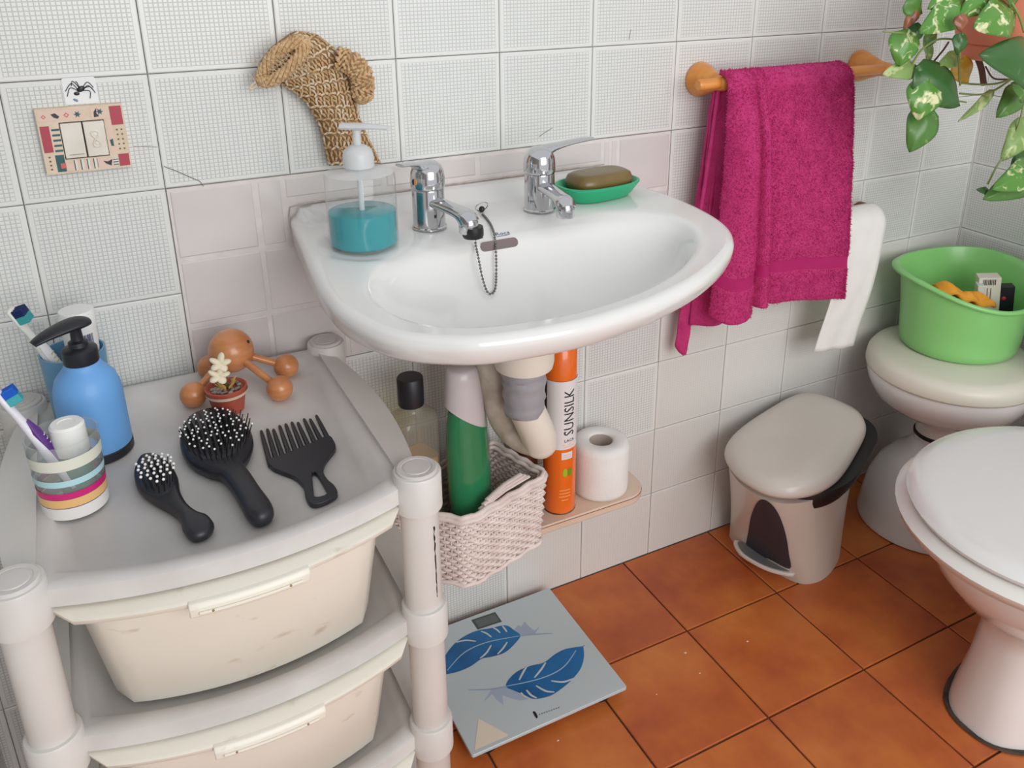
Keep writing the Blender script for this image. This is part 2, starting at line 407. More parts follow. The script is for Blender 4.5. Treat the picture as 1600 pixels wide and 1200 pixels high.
def drop(p): return 0.020 * sstep(-0.16, -0.42, p.y)     # the rim falls a little towards the front
def lower(ring): return [Vector((p.x, p.y, p.z - drop(p))) for p in ring]
rings = [[Vector((0.40 + 0.035 * math.cos(2 * PI * k / NS), -0.25 + 0.035 * math.sin(2 * PI * k / NS), 0.694)) for k in range(NS)]]
rings.append([Vector((0.40 + r.x * 0.45, -0.25 + r.y * 0.45, 0.704)) for r in RO])
rings += [ring_in(0.10, 0.719), ring_in(0.075, 0.727), ring_in(0.035, 0.7435), ring_in(0.020, 0.7445), ring_in(0.013, 0.7465), ring_in(0.008, 0.751), ring_in(0.003, 0.760)]
rings += [lower(ring_in(a, b_)) for a, b_ in ((0.0005, 0.786), (0.0, 0.791), (0.002, 0.796), (0.007, 0.7995), (0.012, 0.8005))]
base = ring_in(0.012, 0.8005)
for t in (0.97, 0.92, 0.85, 0.75, 0.62, 0.5, 0.38, 0.26, 0.16, 0.08, 0.0):
    out = []
    for k in range(NS):
        p = base[k] * t + (SCN + RI[k]) * (1 - t)
        z = 0.8005 - 0.010 * sstep(0.22, 0.0, t) - 0.002 * (1 - t)
        z += 0.012 * sstep(-0.050, -0.034, p.y)
        d = math.hypot(p.x - 0.205, p.y + 0.163); z -= 0.003 * sstep(0.062, 0.050, d)
        out.append(Vector((p.x, p.y, z - drop(p))))
    rings.append(out)
rim_z = [p.z for p in rings[-1]]
for f, q in ((0.97, 0.13), (0.93, 0.30), (0.88, 0.45), (0.8, 0.61), (0.68, 0.76), (0.52, 0.88), (0.35, 0.95), (0.2, 0.99), (0.09, 1.0)):
    rings.append([Vector(((SCN + RI[k]).x * f + DR.x * (1 - f), (SCN + RI[k]).y * f + DR.y * (1 - f), lerp_(rim_z[k], 0.716, q))) for k in range(NS)])
g = G(); g.loft(rings)
basin = g.build('basin', m_ceramic, sink, ang=60)
bm = bmesh.new(); bm.from_mesh(basin.data); bm.transform(Matrix.Translation(ORG['wash_basin'])); SINK_BVH = BVHTree.FromBMesh(bm); bm.free()
def deco(c, n, xdir=Vector((1, 0, 0))):
    n = n.normalized(); t = (xdir - n * xdir.dot(n)).normalized(); return t, n.cross(t).normalized(), n
# overflow slot
l, n = hit(SINK_BVH, 780, 382); t, u, n = deco(l, n)
g = G(); g.prism([l + t * p.x + u * p.y - n * 0.0005 for p in rrect(0.027, 0.0062, 0.006)], n, 0.0011)
g.build('overflow_slot', M('overflow_shadow', (120, 104, 104), 0.6), sink)
# maker's mark
l, n = hit(SINK_BVH, 785, 365); t, u, n = deco(l, n)
vs, fs = text_geo('Roca', 0.0105)
g = G(); g.add([l + t * (p.x + p.y * 0.2) + u * p.y + n * 0.0006 for p in vs], fs)
g.tube([l - t * 0.011 - u * 0.006 + n * 0.0005, l + t * 0.008 - u * 0.0052 + n * 0.0005], 0.0004, 5)
g.build('makers_mark', M('blue_print', (74, 92, 134), 0.5), sink, weld=False)
# drain grid
g = G(); g.lathe([(0.001, 0.7185), (0.015, 0.719), (0.018, 0.718), (0.018, 0.715)], (DR.x, DR.y, 0), 28); g.build('drain', m_chrome, sink)
# sealant bead along the wall
g = G(); g.tube([(0.1505, -0.002, 0.786), (0.1495, -0.002, 0.800), (0.152, -0.0015, 0.811), (0.165, -0.0015, 0.8135), (0.30, -0.0015, 0.8135), (0.50, -0.0015, 0.8135), (0.655, -0.0015, 0.8135)], [0.0012, 0.001, 0.001, 0.0014, 0.001, 0.0014, 0.001], 6)
g.build('sealant', M('dirty_sealant', (204, 194, 186), 0.7, col2=(168, 156, 146), vscale=60), sink)

# ------------------------------------------------------------------ taps
def tap(name, label, base, spout_dir, lever_dir, lever_len, lever_up):
    B = Vector(base); t = thing(name, label, 'tap', B)
    sd = Vector(spout_dir).normalized(); ld = Vector(lever_dir).normalized()
    g = G(); g.lathe([(0.0225, 0.0), (0.0225, 0.002), (0.0212, 0.003), (0.0208, 0.05), (0.0205, 0.052)], B, 40); g.build('body', m_chrome, t)
    g = G(); g.lathe([(0.0208, 0.0525), (0.0218, 0.0535), (0.0222, 0.056), (0.0222, 0.066), (0.0212, 0.074), (0.018, 0.082), (0.012, 0.0865), (0.004, 0.088)], B, 40)
    hd = g.build('handle_head', m_chrome, t)
    # lever: flattened blade rising out of the head
    P = [B + ld * 0.004 + Vector((0, 0, 0.078)), B + ld * 0.016 + Vector((0, 0, 0.084)), B + ld * (lever_len * 0.5) + Vector((0, 0, 0.0855 + lever_up * 0.6)), B + ld * (lever_len * 0.8) + Vector((0, 0, 0.086 + lever_up * 0.95)), B + ld * lever_len + Vector((0, 0, 0.086 + lever_up))]
    P = crom(P, 5, False); k = len(P)
    g = G(); g.tube(P, [0.0175 - 0.009 * (i / (k - 1)) ** 0.6 for i in range(k)], 16, flat=[0.62 - 0.36 * sstep(0, 0.5, i / (k - 1)) for i in range(k)])
    g.build('lever', m_chrome, hd)
    g = G(); side = Vector((-ld.y, ld.x, 0)); c = B + ld * 0.0221 + Vector((0, 0, 0.064))
    for s_, nm, mt_ in ((1, 'hot_mark', M('orange_enamel', (222, 160, 92), 0.3)), (-1, 'cold_mark', M('navy_enamel', (26, 34, 60), 0.3))):
        g = G(); poly = [c] + [c + side * s_ * 0.0042 * math.sin(PI * i / 10) + Vector((0, 0, 0.0042 * math.cos(PI * i / 10))) for i in range(11)]
        g.prism(poly, ld, 0.0009); g.build(nm, mt_, hd)
    # spout
    S = [B + Vector((0, 0, 0.036)), B + sd * 0.02 + Vector((0, 0, 0.0355)), B + sd * 0.045 + Vector((0, 0, 0.034)), B + sd * 0.064 + Vector((0, 0, 0.032)), B + sd * 0.076 + Vector((0, 0, 0.028)), B + sd * 0.081 + Vector((0, 0, 0.022))]
    S = crom(S, 5, False); k = len(S)
    g = G(); g.tube(S, [0.0135 - 0.002 * math.sin(PI * min(1, i / (k - 1) * 1.3)) for i in range(k)], 18, flat=[0.62 + 0.3 * sstep(0.55, 0.9, i / (k - 1)) for i in range(k)]); sp = g.build('spout', m_chrome, t)
    g = G(); e = B + sd * 0.079; g.lathe([(0.0115, 0.010), (0.0122, 0.011), (0.0122, 0.024), (0.0105, 0.028)], e, 28); g.build('aerator', m_chrome, sp)
    return t
TZ = 0.8003
tap('mixer_tap', 'chrome single lever mixer tap beside the teal soap pump, bead chain hooked on', (0.300, -0.140, TZ), (0.30, -1, 0), (-0.93, -0.38, 0), 0.045, 0.0035)
tap('mixer_tap', 'chrome single lever mixer tap beside the green soap dish', (0.465, -0.136, TZ), (-0.05, -1, 0), (0.95, 0.05, 0), 0.086, 0.004)

# ------------------------------------------------------------------ bead chain and plug
ch = thing('plug_chain', 'steel bead chain with black plug looped over the tap spout', 'chain', (0.335, -0.235, 0.80))
tip = Vector((0.3235, -0.2165, TZ + 0.017))
g = G(); g.lathe([(0.0120, -0.013), (0.0134, -0.010), (0.0134, -0.003), (0.0128, 0.001)], tip + Vector((0.0035, -0.002, 0)), 28); g.build('plug', m_black, ch)
bvA, _n = hit(SINK_BVH, 752, 331); ringc = bvA + Vector((0, -0.002, 0.008))
def chpt(u, v, off):
    l, n = hit(SINK_BVH, u, v); return l + (CAM - l).normalized() * off
pxs = [(740, 352, 0.0), (743, 375, 0.015), (748, 405, 0.015), (754, 435, 0.012), (761, 455, 0.008), (768, 459, 0.006), (774, 450, 0.006), (775.5, 425, 0.007), (775, 395, 0.007), (773, 370, 0.006), (768, 353, 0.006), (760, 341, 0.006), (753, 334, 0.004)]
pts = [tip + Vector((0.012, -0.010, -0.012))] + [chpt(u, v, o) for u, v, o in pxs[1:]]
den = crom(pts, 24, False)
g = G(); acc = 0; last = den[0]; step = 0.0042
g.sphere(last, 0.0017, 8, 6); prev = last
for p in den[1:]:
    acc += (p - last).length; last = p
    if acc >= step:
        g.sphere(p, 0.0017, 8, 6); g.tube([prev, p], 0.0005, 5); prev = p; acc = 0
g.build('bead_strand', M('dark_steel', (120, 116, 112), 0.28, 1.0), ch, weld=False)
g = G(); rr_ = [ringc + Vector((0.009 * math.cos(a), -0.004 * math.sin(a), 0.007 * math.sin(a))) for a in [2 * PI * i / 20 for i in range(20)]]
g.tube(rr_, 0.0008, 6, closed=True); g.build('split_ring', m_chrome, ch)
g = G(); g.sphere(bvA + Vector((0, -0.002, 0.0045)), 0.0042, 14, 10); g.tube([bvA - Vector((0, 0, 0.002)), bvA + Vector((0, -0.001, 0.004))], 0.0022, 8); g.build('anchor_knob', m_black, ch)

# ------------------------------------------------------------------ teal soap pump
C = Vector((0.205, -0.163, 0.7978)); R = 0.0425
t = thing('soap_pump', 'clear round soap pump half full of teal liquid soap on the basin', 'soap dispenser', C)
prof = [(R - 0.004, 0.0), (R - 0.001, 0.0015), (R, 0.005), (R, 0.088), (R - 0.0015, 0.0915)]
g = G(); g.lathe(prof, C, 48, c0=True, c1=False); g.build('bottle', m_clear, t)
g = G(); g.lathe([(R - 0.0015, 0.0915), (R - 0.006, 0.0935), (0.017, 0.0955), (0.0145, 0.098), (0.0145, 0.104)], C, 48, c0=False, c1=False); g.build('shoulder', pm('hazy_plastic', (222, 224, 225), 0.25, alpha=0.5), t)
lr = R - 0.0016
m_teal = pm('teal_soap', (0, 150, 160), 0.08, alpha=0.99)
g = G(); g.lathe([(lr - 0.004, 0.0016), (lr, 0.005), (lr, 0.044), (lr - 0.001, 0.0446)], C, 48); g.build('liquid_soap', m_teal, t)
g = G(); g.tube([C + Vector((0, 0, 0.006)), C + Vector((0, 0, 0.098))], 0.0035, 10); g.build('dip_tube', m_frost, t)
g = G(); g.lathe([(0.0175, 0.0975), (0.0185, 0.0985), (0.0185, 0.112), (0.0165, 0.1185), (0.011, 0.123), (0.007, 0.125)], C, 32); g.build('collar', m_frost, t)
g = G(); g.lathe([(0.0048, 0.124), (0.0048, 0.142), (0.0065, 0.1435)], C, 20)
hd = Vector((0.78, -0.62, 0)); P = [C - hd * 0.018 + Vector((0, 0, 0.146)), C + Vector((0, 0, 0.1465)), C + hd * 0.02 + Vector((0, 0, 0.1468)), C + hd * 0.040 + Vector((0, 0, 0.1462))]
g.tube(P, [0.0095, 0.0105, 0.0075, 0.0055], 14, flat=0.42); g.build('pump_head', m_frost, t)

# ------------------------------------------------------------------ soap dish and soap
C = Vector((0.5705, -0.118, 0.800)); rz = Matrix.Rotation(0.10, 3, 'Z')
def oval(hx, hy, z, n=40, p=2.6):
    out = []
    for k in range(n):
        a = 2 * PI * k / n; c_, s_ = math.cos(a), math.sin(a)
        out.append(C + rz @ Vector((hx * math.copysign(abs(c_) ** (2 / p), c_), hy * math.copysign(abs(s_) ** (2 / p), s_), z)))
    return out
g = G(); g.loft([oval(0.050, 0.028, 0.0005), oval(0.055, 0.033, 0.006), oval(0.064, 0.041, 0.019), oval(0.0655, 0.0425, 0.021), oval(0.0655, 0.0425, 0.023), oval(0.062, 0.039, 0.0235), oval(0.058, 0.035, 0.018), oval(0.050, 0.028, 0.008), oval(0.02, 0.01, 0.007)])
tag(g.build('soap_dish', M('green_plastic', (36, 172, 122), 0.32), loc=C), 'oval green plastic soap dish on the basin corner', 'soap dish')
C0 = C; C = C + rz @ Vector((0.004, 0.002, 0.0155)); tl = Matrix.Rotation(-0.04, 3, 'Y')
so = thing('soap_bar', 'olive brown bar of soap lying in the green dish', 'soap', C0 + Vector((0, 0, 0.009)))
def ovs(hx, hy, z): return oval(hx, hy, z, 44, 3.6)
g = G(); g.loft([ovs(0.036, 0.017, -0.006), ovs(0.047, 0.027, -0.001), ovs(0.0505, 0.030, 0.008), ovs(0.0505, 0.030, 0.011), ovs(0.047, 0.027, 0.019), ovs(0.042, 0.022, 0.0218), ovs(0.036, 0.017, 0.0222)])
g.build('bar', M('olive_soap', (128, 106, 62), 0.3, col2=(112, 92, 52), vscale=16, sss=0.1), so, ang=70)
g = G()
for r_ in range(2):
    for q in range(9):
        x0 = -0.022 + q * 0.005 + random.uniform(-0.001, 0.001); c = C + rz @ Vector((x0, 0.004 - r_ * 0.009, 0.0223))
        g.tube([c + rz @ Vector((jit(0.001), -0.002, 0)), c + rz @ Vector((jit(0.0015), 0.002, 0))], 0.0004, 5, flat=0.3)
g.build('worn_lettering', M('soap_white', (190, 182, 160), 0.6), so)
C = C0

# ================================================================== THINGS ON THE WALL
# light switch
sw = thing('light_switch', 'double light switch in a frame printed with small patterned patches', 'switch', (-0.08, 0, 0.89))
X0, X1, Z0, Z1 = -0.1265, -0.0345, 0.891, 0.968
x0, x1, z0, z1 = -0.1045, -0.0565, 0.907, 0.951
m_cov = M('beige_printed_cover', (226, 206, 186), 0.5, col2=(214, 196, 168), vscale=60)
g = G()
for a, b_, c_, d_ in ((X0, X1, z1, Z1), (X0, X1, Z0, z0), (X0, x0, z0, z1), (x1, X1, z0, z1)): g.box(((a + b_) / 2, -0.0055, (c_ + d_) / 2), (b_ - a, 0.0105, d_ - c_))
g.build('frame', m_cov, sw, bevel=0)
pats = dict(red=M('print_red', (176, 66, 82), 0.5), teal=M('print_teal', (46, 92, 94), 0.5), pink=M('print_pink', (226, 198, 182), 0.5), dark=M('print_dark', (58, 54, 60), 0.5), white=M('print_white', (222, 224, 214), 0.5), coral=M('print_coral', (204, 104, 96), 0.5), brown=M('print_brown', (116, 96, 76), 0.5))
pm_idx = list(pats); g = G(); YP = -0.0111
def fx(u): return X0 + (X1 - X0) * u
def fz(v): return Z1 - (Z1 - Z0) * v
def patch(c, poly, dy=0.0):
    g.mi = pm_idx.index(c); n = len(poly); g.add([(fx(u), YP - dy, fz(v)) for u, v in poly], [list(range(n))])
def rect(c, u0, v0, u1, v1, dy=0.0): patch(c, [(u0, v0), (u1, v0), (u1, v1), (u0, v1)], dy)
rect('pink', 0.02, 0.03, 0.55, 0.19); rect('pink', 0.62, 0.03, 0.8, 0.2); rect('pink', 0.78, 0.22, 0.85, 0.78); rect('pink', 0.3, 0.83, 0.85, 0.97)
rect('red', 0.845, 0.03, 0.985, 0.32, 0.0002); rect('red', 0.02, 0.26, 0.125, 0.66, 0.0002); rect('red', 0.86, 0.78, 0.985, 0.97, 0.0002)
for k in range(5): rect('teal', 0.145, 0.31 + k * 0.08, 0.235, 0.34 + k * 0.08, 0.0002)
rect('teal', 0.13, 0.71, 0.23, 0.97, 0.0002); rect('coral', 0.175, 0.84, 0.235, 0.92, 0.0004); rect('pink', 0.235, 0.85, 0.31, 0.97, 0.0002)
for k in range(4):
    u = 0.33 + k * 0.075; rect('teal', u, 0.81, u + 0.012, 0.97, 0.0003); rect('white', u + 0.012, 0.81, u + 0.034, 0.97, 0.0003)
for r_ in range(5):
    for q in range(2): u, v = 0.885 + q * 0.055, 0.385 + r_ * 0.075; rect('brown', u, v, u + 0.02, v + 0.024, 0.0003)
for r_ in range(4): rect('brown', 0.055, 0.72 + r_ * 0.063, 0.078, 0.745 + r_ * 0.063, 0.0003)
def star(c, u, v, r_, k=6):
    poly = []
    for i in range(2 * k):
        a = PI * i / k; q = r_ if i % 2 == 0 else r_ * 0.45; poly.append((u + q * math.cos(a), v + q * 1.2 * math.sin(a)))
    patch(c, poly, 0.0004)
def dia(u, v, r_):
    patch('coral', [(u - r_, v), (u, v - r_ * 1.2), (u + r_, v), (u, v + r_ * 1.2)], 0.0003); q = r_ * 0.5; patch('pink', [(u - q, v), (u, v - q * 1.2), (u + q, v), (u, v + q * 1.2)], 0.0005)
star('teal', 0.47, 0.115, 0.045); star('teal', 0.73, 0.10, 0.045); dia(0.085, 0.12, 0.028); dia(0.345, 0.115, 0.032); dia(0.735, 0.245, 0.02)
patch('dark', [(0.17, 0.09), (0.22, 0.075), (0.265, 0.13), (0.24, 0.16), (0.2, 0.14)], 0.0003); patch('dark', [(0.66, 0.1), (0.70, 0.04), (0.69, 0.12), (0.72, 0.17), (0.655, 0.18)], 0.0003)
patch('dark', [(0.67, 0.86), (0.72, 0.88), (0.78, 0.85), (0.76, 0.95), (0.70, 0.91)], 0.0003); patch('teal', [(0.79, 0.55), (0.83, 0.53), (0.83, 0.65), (0.80, 0.64)], 0.0003); rect('white', 0.8, 0.83, 0.85, 0.96, 0.0002)
for k in range(3): rect('teal', 0.79, 0.85 + k * 0.04, 0.85, 0.865 + k * 0.04, 0.0004)
for k in range(8): rect('dark', 0.6, 0.82 + k * 0.018, 0.607, 0.83 + k * 0.018, 0.0004)
g.build('printed_patches', list(pats.values()), sw, weld=False)
g = G(); g.box(((x0 + x1) / 2, -0.004, (z0 + z1) / 2), (x1 - x0, 0.006, z1 - z0)); g.build('back_box', m_black, sw)
m_rock = M('ivory_switch', (232, 227, 218), 0.35, col2=(222, 214, 200), vscale=40)
for k in range(2):
    a = x0 + 0.001 + k * (x1 - x0) / 2; w = (x1 - x0) / 2 - 0.0016
    g = G(); g.box((a + w / 2, -0.0085, (z0 + z1) / 2), (w, 0.008, z1 - z0 - 0.0026), Matrix.Rotation(0.03, 3, 'X')); rk = g.build('rocker', m_rock, sw, bevel=0.0008)
    if k == 1:
        c = Vector((a + w / 2, -0.0126, (z0 + z1) / 2)); g = G()
        pt = []
        for i in range(28):
            q = 2 * PI * i / 28; pt.append(c + Vector((0.0042 * math.sin(2 * q) * 0.9 - 0.0006 * math.cos(q), 0, 0.0095 * math.cos(q))))
        g.tube(pt, 0.0013, 8, closed=True); g.sphere(c + Vector((-0.0005, 0.0005, 0.0052)), 0.0036, 14, 8, (1, 0.35, 1)); g.sphere(c + Vector((0.0008, 0.0005, -0.006)), 0.0034, 14, 8, (1, 0.35, 1)); g.build('glued_figure', m_rock, rk)
    else:
        g = G()
        for q in range(9): g.box((a + 0.005 + q * 0.0018, -0.0130, z0 + 0.0055), (0.0008, 0.0004, 0.0008))
        g.build('dotted_mark', pats['dark'], rk)
# spider sticker
sp = thing('spider_sticker', 'small white sticker with a black spider above the switch', 'sticker', (-0.0755, 0, 0.97))
c = Vector((-0.0755, -0.0006, 0.9845))
g = G(); g.prism([c + Vector((p.x, 0, p.y)) for p in rrect(0.0178, 0.0155, 0.003)], (0, -1, 0), 0.0006); g.build('backing_paper', M('sticker_white', (233, 235, 236), 0.4), sp)
m_ink = M('black_ink', (20, 22, 28), 0.35)
g = G(); S = lambda x, z, y=-0.0009: c + Vector((x, y, z))
g.sphere(S(0.001, 0.002), 0.0042, 14, 8, (1.15, 0.18, 0.75), Matrix.Rotation(-0.5, 3, 'Y')); g.sphere(S(-0.0042, -0.003), 0.0028, 12, 8, (1.1, 0.2, 0.8)); g.build('spider_body', m_ink, sp)
for pth in ([(-0.002, 0.001), (-0.008, 0.009), (-0.0155, 0.0005)], [(-0.002, 0.000), (-0.010, 0.004), (-0.0145, -0.0055)], [(0, 0.003), (-0.006, 0.0115), (-0.0085, 0.006)], [(0, 0.003), (-0.002, 0.010), (-0.0035, 0.0105)],
            [(0.003, 0.003), (0.009, 0.0095), (0.0145, 0.003)], [(0.003, 0.002), (0.011, 0.004), (0.0155, -0.0035)], [(0.002, 0), (0.010, -0.001), (0.009, -0.0095)], [(0.003, 0.001), (0.009, 0.0055), (0.0135, 0.0005)]):
    g = G(); g.tube(crom([S(x, z) for x, z in pth], 5, False), 0.00095, 6, flat=0.5); g.build('spider_leg', m_ink, sp)
g = G(); g.sphere(S(-0.0065, -0.0105), 0.0022, 10, 6, (1.3, 0.2, 0.7), Matrix.Rotation(0.5, 3, 'Y')); g.build('fly_mark', M('pale_blue_ink', (120, 138, 160), 0.4), sp)

# ------------------------------------------------------------------ knitted sisal mitt
mi = thing('sisal_mitt', 'knitted beige sisal scrubbing mitt hanging on the wall above the soap pump', 'mitt', (0.24, -0.02, 0.865))
m_sis = M('sisal_yarn', (208, 176, 134), 0.85, col2=(186, 150, 108), vscale=90, bump=0.3, bscale=400)
m_sis2 = M('pale_sisal_yarn', (216, 196, 166), 0.85, bump=0.3, bscale=400)
m_sisd = M('sisal_core', (160, 124, 88), 0.95)
rows = [((514, 259), (596, 257)), ((507, 232), (584, 232)), ((502, 206), (572, 206)), ((492, 182), (562, 182)), ((478, 160), (556, 158)), ((460, 144), (550, 132)), ((440, 132), (544, 106)), ((424, 126), (524, 76)), ((412, 124), (496, 54)), ((404, 122), (464, 48)), ((402, 124), (436, 68))]
def mrow(t):
    t = max(0, min(len(rows) - 1.0001, t)); i = int(t); f = t - i; (a, b_), (c_, d_) = rows[i], rows[i + 1]
    return (Vector(a) * (1 - f) + Vector(c_) * f, Vector(b_) * (1 - f) + Vector(d_) * f)
def mpt(t, s, push=0.0):
    """s 0..1 across the face, bulging from the wall"""
    a, b_ = mrow(t); q = a * (1 - s) + b_ * s
    dep = 0.006 + 0.030 * (max(0, 1 - (2 * s - 1) ** 2)) ** 0.5
    return py(q[0], q[1], -dep - push)
rings = []
for i in range(31):
    t_ = (len(rows) - 1) * i / 30; ring = [mpt(t_, j / 12) for j in range(13)]
    ring += [Vector((p.x, -0.0015, p.z)) for p in (ring[11], ring[9], ring[6], ring[3], ring[1])]; rings.append(ring)
g = G(); g.loft(rings); g.build('mitt_core', m_sisd, mi, ang=80)
gs = [G(), G()]
NR = 34
for i in range(NR):
    t_ = (len(rows) - 1) * (i + 0.5) / NR; a, b_ = mrow(t_); w = (b_ - a).length; nc = max(5, int(w / 5.6))
    ridge = i % 3 == 0
    for j in range(nc):
        s_ = (j + 0.5) / nc
        p = mpt(t_, s_, 0.0015); p2 = mpt(t_, min(1, s_ + 0.02)); p3 = mpt(min(t_ + 0.15, len(rows) - 1), s_)
        tx = (p2 - p).normalized(); tz = (p3 - p).normalized()
        sl = (0.35 if ridge else 1.2) * (1 if (i + j) % 2 else -1) + random.uniform(-0.35, 0.35)
        d = (tx * math.cos(sl) + tz * math.sin(sl)).normalized(); ln = 0.0050 if ridge else 0.0047
        n_ = tx.cross(tz).normalized()
        if n_.y > 0: n_ = -n_
        gg = gs[1] if (random.random() < (0.55 if ridge else 0.22)) else gs[0]
        gg.tube([p - d * ln, p + n_ * 0.0016, p + d * ln], [0.0008, 0.0019, 0.0008], 6)
gs[0].build('yarn_stitches', m_sis, mi, weld=False)['kind'] = 'stuff'; gs[1].build('pale_yarn_stitches', m_sis2, mi, weld=False)['kind'] = 'stuff'
# thumb
P = crom([py(u, v, y) for u, v, y in ((528, 92, -0.030), (548, 98, -0.034), (563, 114, -0.034), (567, 134, -0.032), (565, 149, -0.028))], 6, False); k = len(P)
g = G(); g.tube(P, [0.0115 + 0.002 * math.sin(PI * i / (k - 1)) for i in range(k)], 14); th = g.build('thumb', m_sisd, mi)
g = G()
for i in range(0, k, 1):
    if i % 3 == 2: continue
    p = P[i]; d = (P[min(i + 1, k - 1)] - P[max(i - 1, 0)]).normalized(); sd, u_ = frame(d)
    for j in range(10):
        a = 2 * PI * (j + 0.5 * (i % 2)) / 10; n_ = sd * math.cos(a) + u_ * math.sin(a); q = p + n_ * 0.0125; e_ = (d * 0.6 + n_.cross(d) * (0.8 if i % 2 else -0.8)).normalized()
        g.tube([q - e_ * 0.0048, q + n_ * 0.0018, q + e_ * 0.0048], [0.0010, 0.0024, 0.0010], 6)
g.sphere(P[-1], 0.0125, 12, 8); g.build('thumb_stitches', m_sis, th, weld=False)['kind'] = 'stuff'
# rolled cuff round the opening, dark opening, loop
P = crom([py(u, v, y) for u, v, y in ((408, 122, -0.030), (416, 104, -0.037), (430, 84, -0.041), (452, 70, -0.043), (476, 66, -0.043), (470, 84, -0.046), (452, 106, -0.046), (432, 122, -0.042), (415, 128, -0.036))], 8, True)
g = G()
for i in range(0, len(P), 2):
    p = P[i]; d = (P[(i + 1) % len(P)] - P[i - 1]).normalized(); sd, u_ = frame(d, Vector((0, -1, 0)))
    for j in range(6):
        a = 2 * PI * (j + 0.5 * (i // 2 % 2)) / 6; n_ = sd * math.cos(a) + u_ * math.sin(a); q = p + n_ * 0.0045; e_ = (d + n_.cross(d) * 0.9).normalized(); g.tube([q - e_ * 0.0052, q + n_ * 0.0014, q + e_ * 0.0052], [0.0012, 0.0028, 0.0012], 6)
g.build('rolled_cuff', m_sis, mi, weld=False)['kind'] = 'stuff'
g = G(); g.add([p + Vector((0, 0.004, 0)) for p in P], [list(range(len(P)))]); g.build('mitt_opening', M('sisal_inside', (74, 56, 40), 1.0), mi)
g = G(); g.tube(crom([py(u, v, -0.03) for u, v in ((410, 126), (400, 128), (391, 136), (393, 139), (403, 133), (410, 128))], 6, False), 0.0013, 7); g.build('hanging_loop', m_sis2, mi)
g = G()
for i in range(150):
    u, v = random.gauss(455, 24), random.gauss(98, 18); p = py(u, v, -0.045); a = random.uniform(0, 6.28); d = Vector((math.cos(a), -0.35, math.sin(a)))
    g.tube([p, p + d * 0.006 + Vector((0, 0, 0.001)), p + d * 0.012], 0.00022, 3)
g.build('loose_fibres', m_sis2, mi, weld=False)['kind'] = 'stuff'

# ================================================================== TOWEL RAIL, TOWEL, TOILET PAPER
rail = thing('towel_rail', 'varnished wooden towel rail with two turned cone brackets', 'towel rail', (1.0, 0, 0.93))
BY, BZ = -0.062, 0.938
g = G(); g.tube([(0.786, BY, BZ), (0.79, BY, BZ), (1.212, BY, BZ), (1.217, BY, BZ)], [0.0075, 0.009, 0.009, 0.0075], 20); g.build('bar', m_wood, rail, ang=50)
ry = Matrix.Rotation(PI / 2, 3, 'X')
for x in (0.836, 1.201):
    g = G(); g.lathe([(0.026, -0.0005), (0.0285, 0.004), (0.0275, 0.010), (0.020, 0.030), (0.0135, 0.05), (0.0115, 0.066), (0.009, 0.073), (0.003, 0.076)], (x, 0, BZ - 0.001), 28, rot=ry); g.build('bracket', m_wood, rail, ang=60)

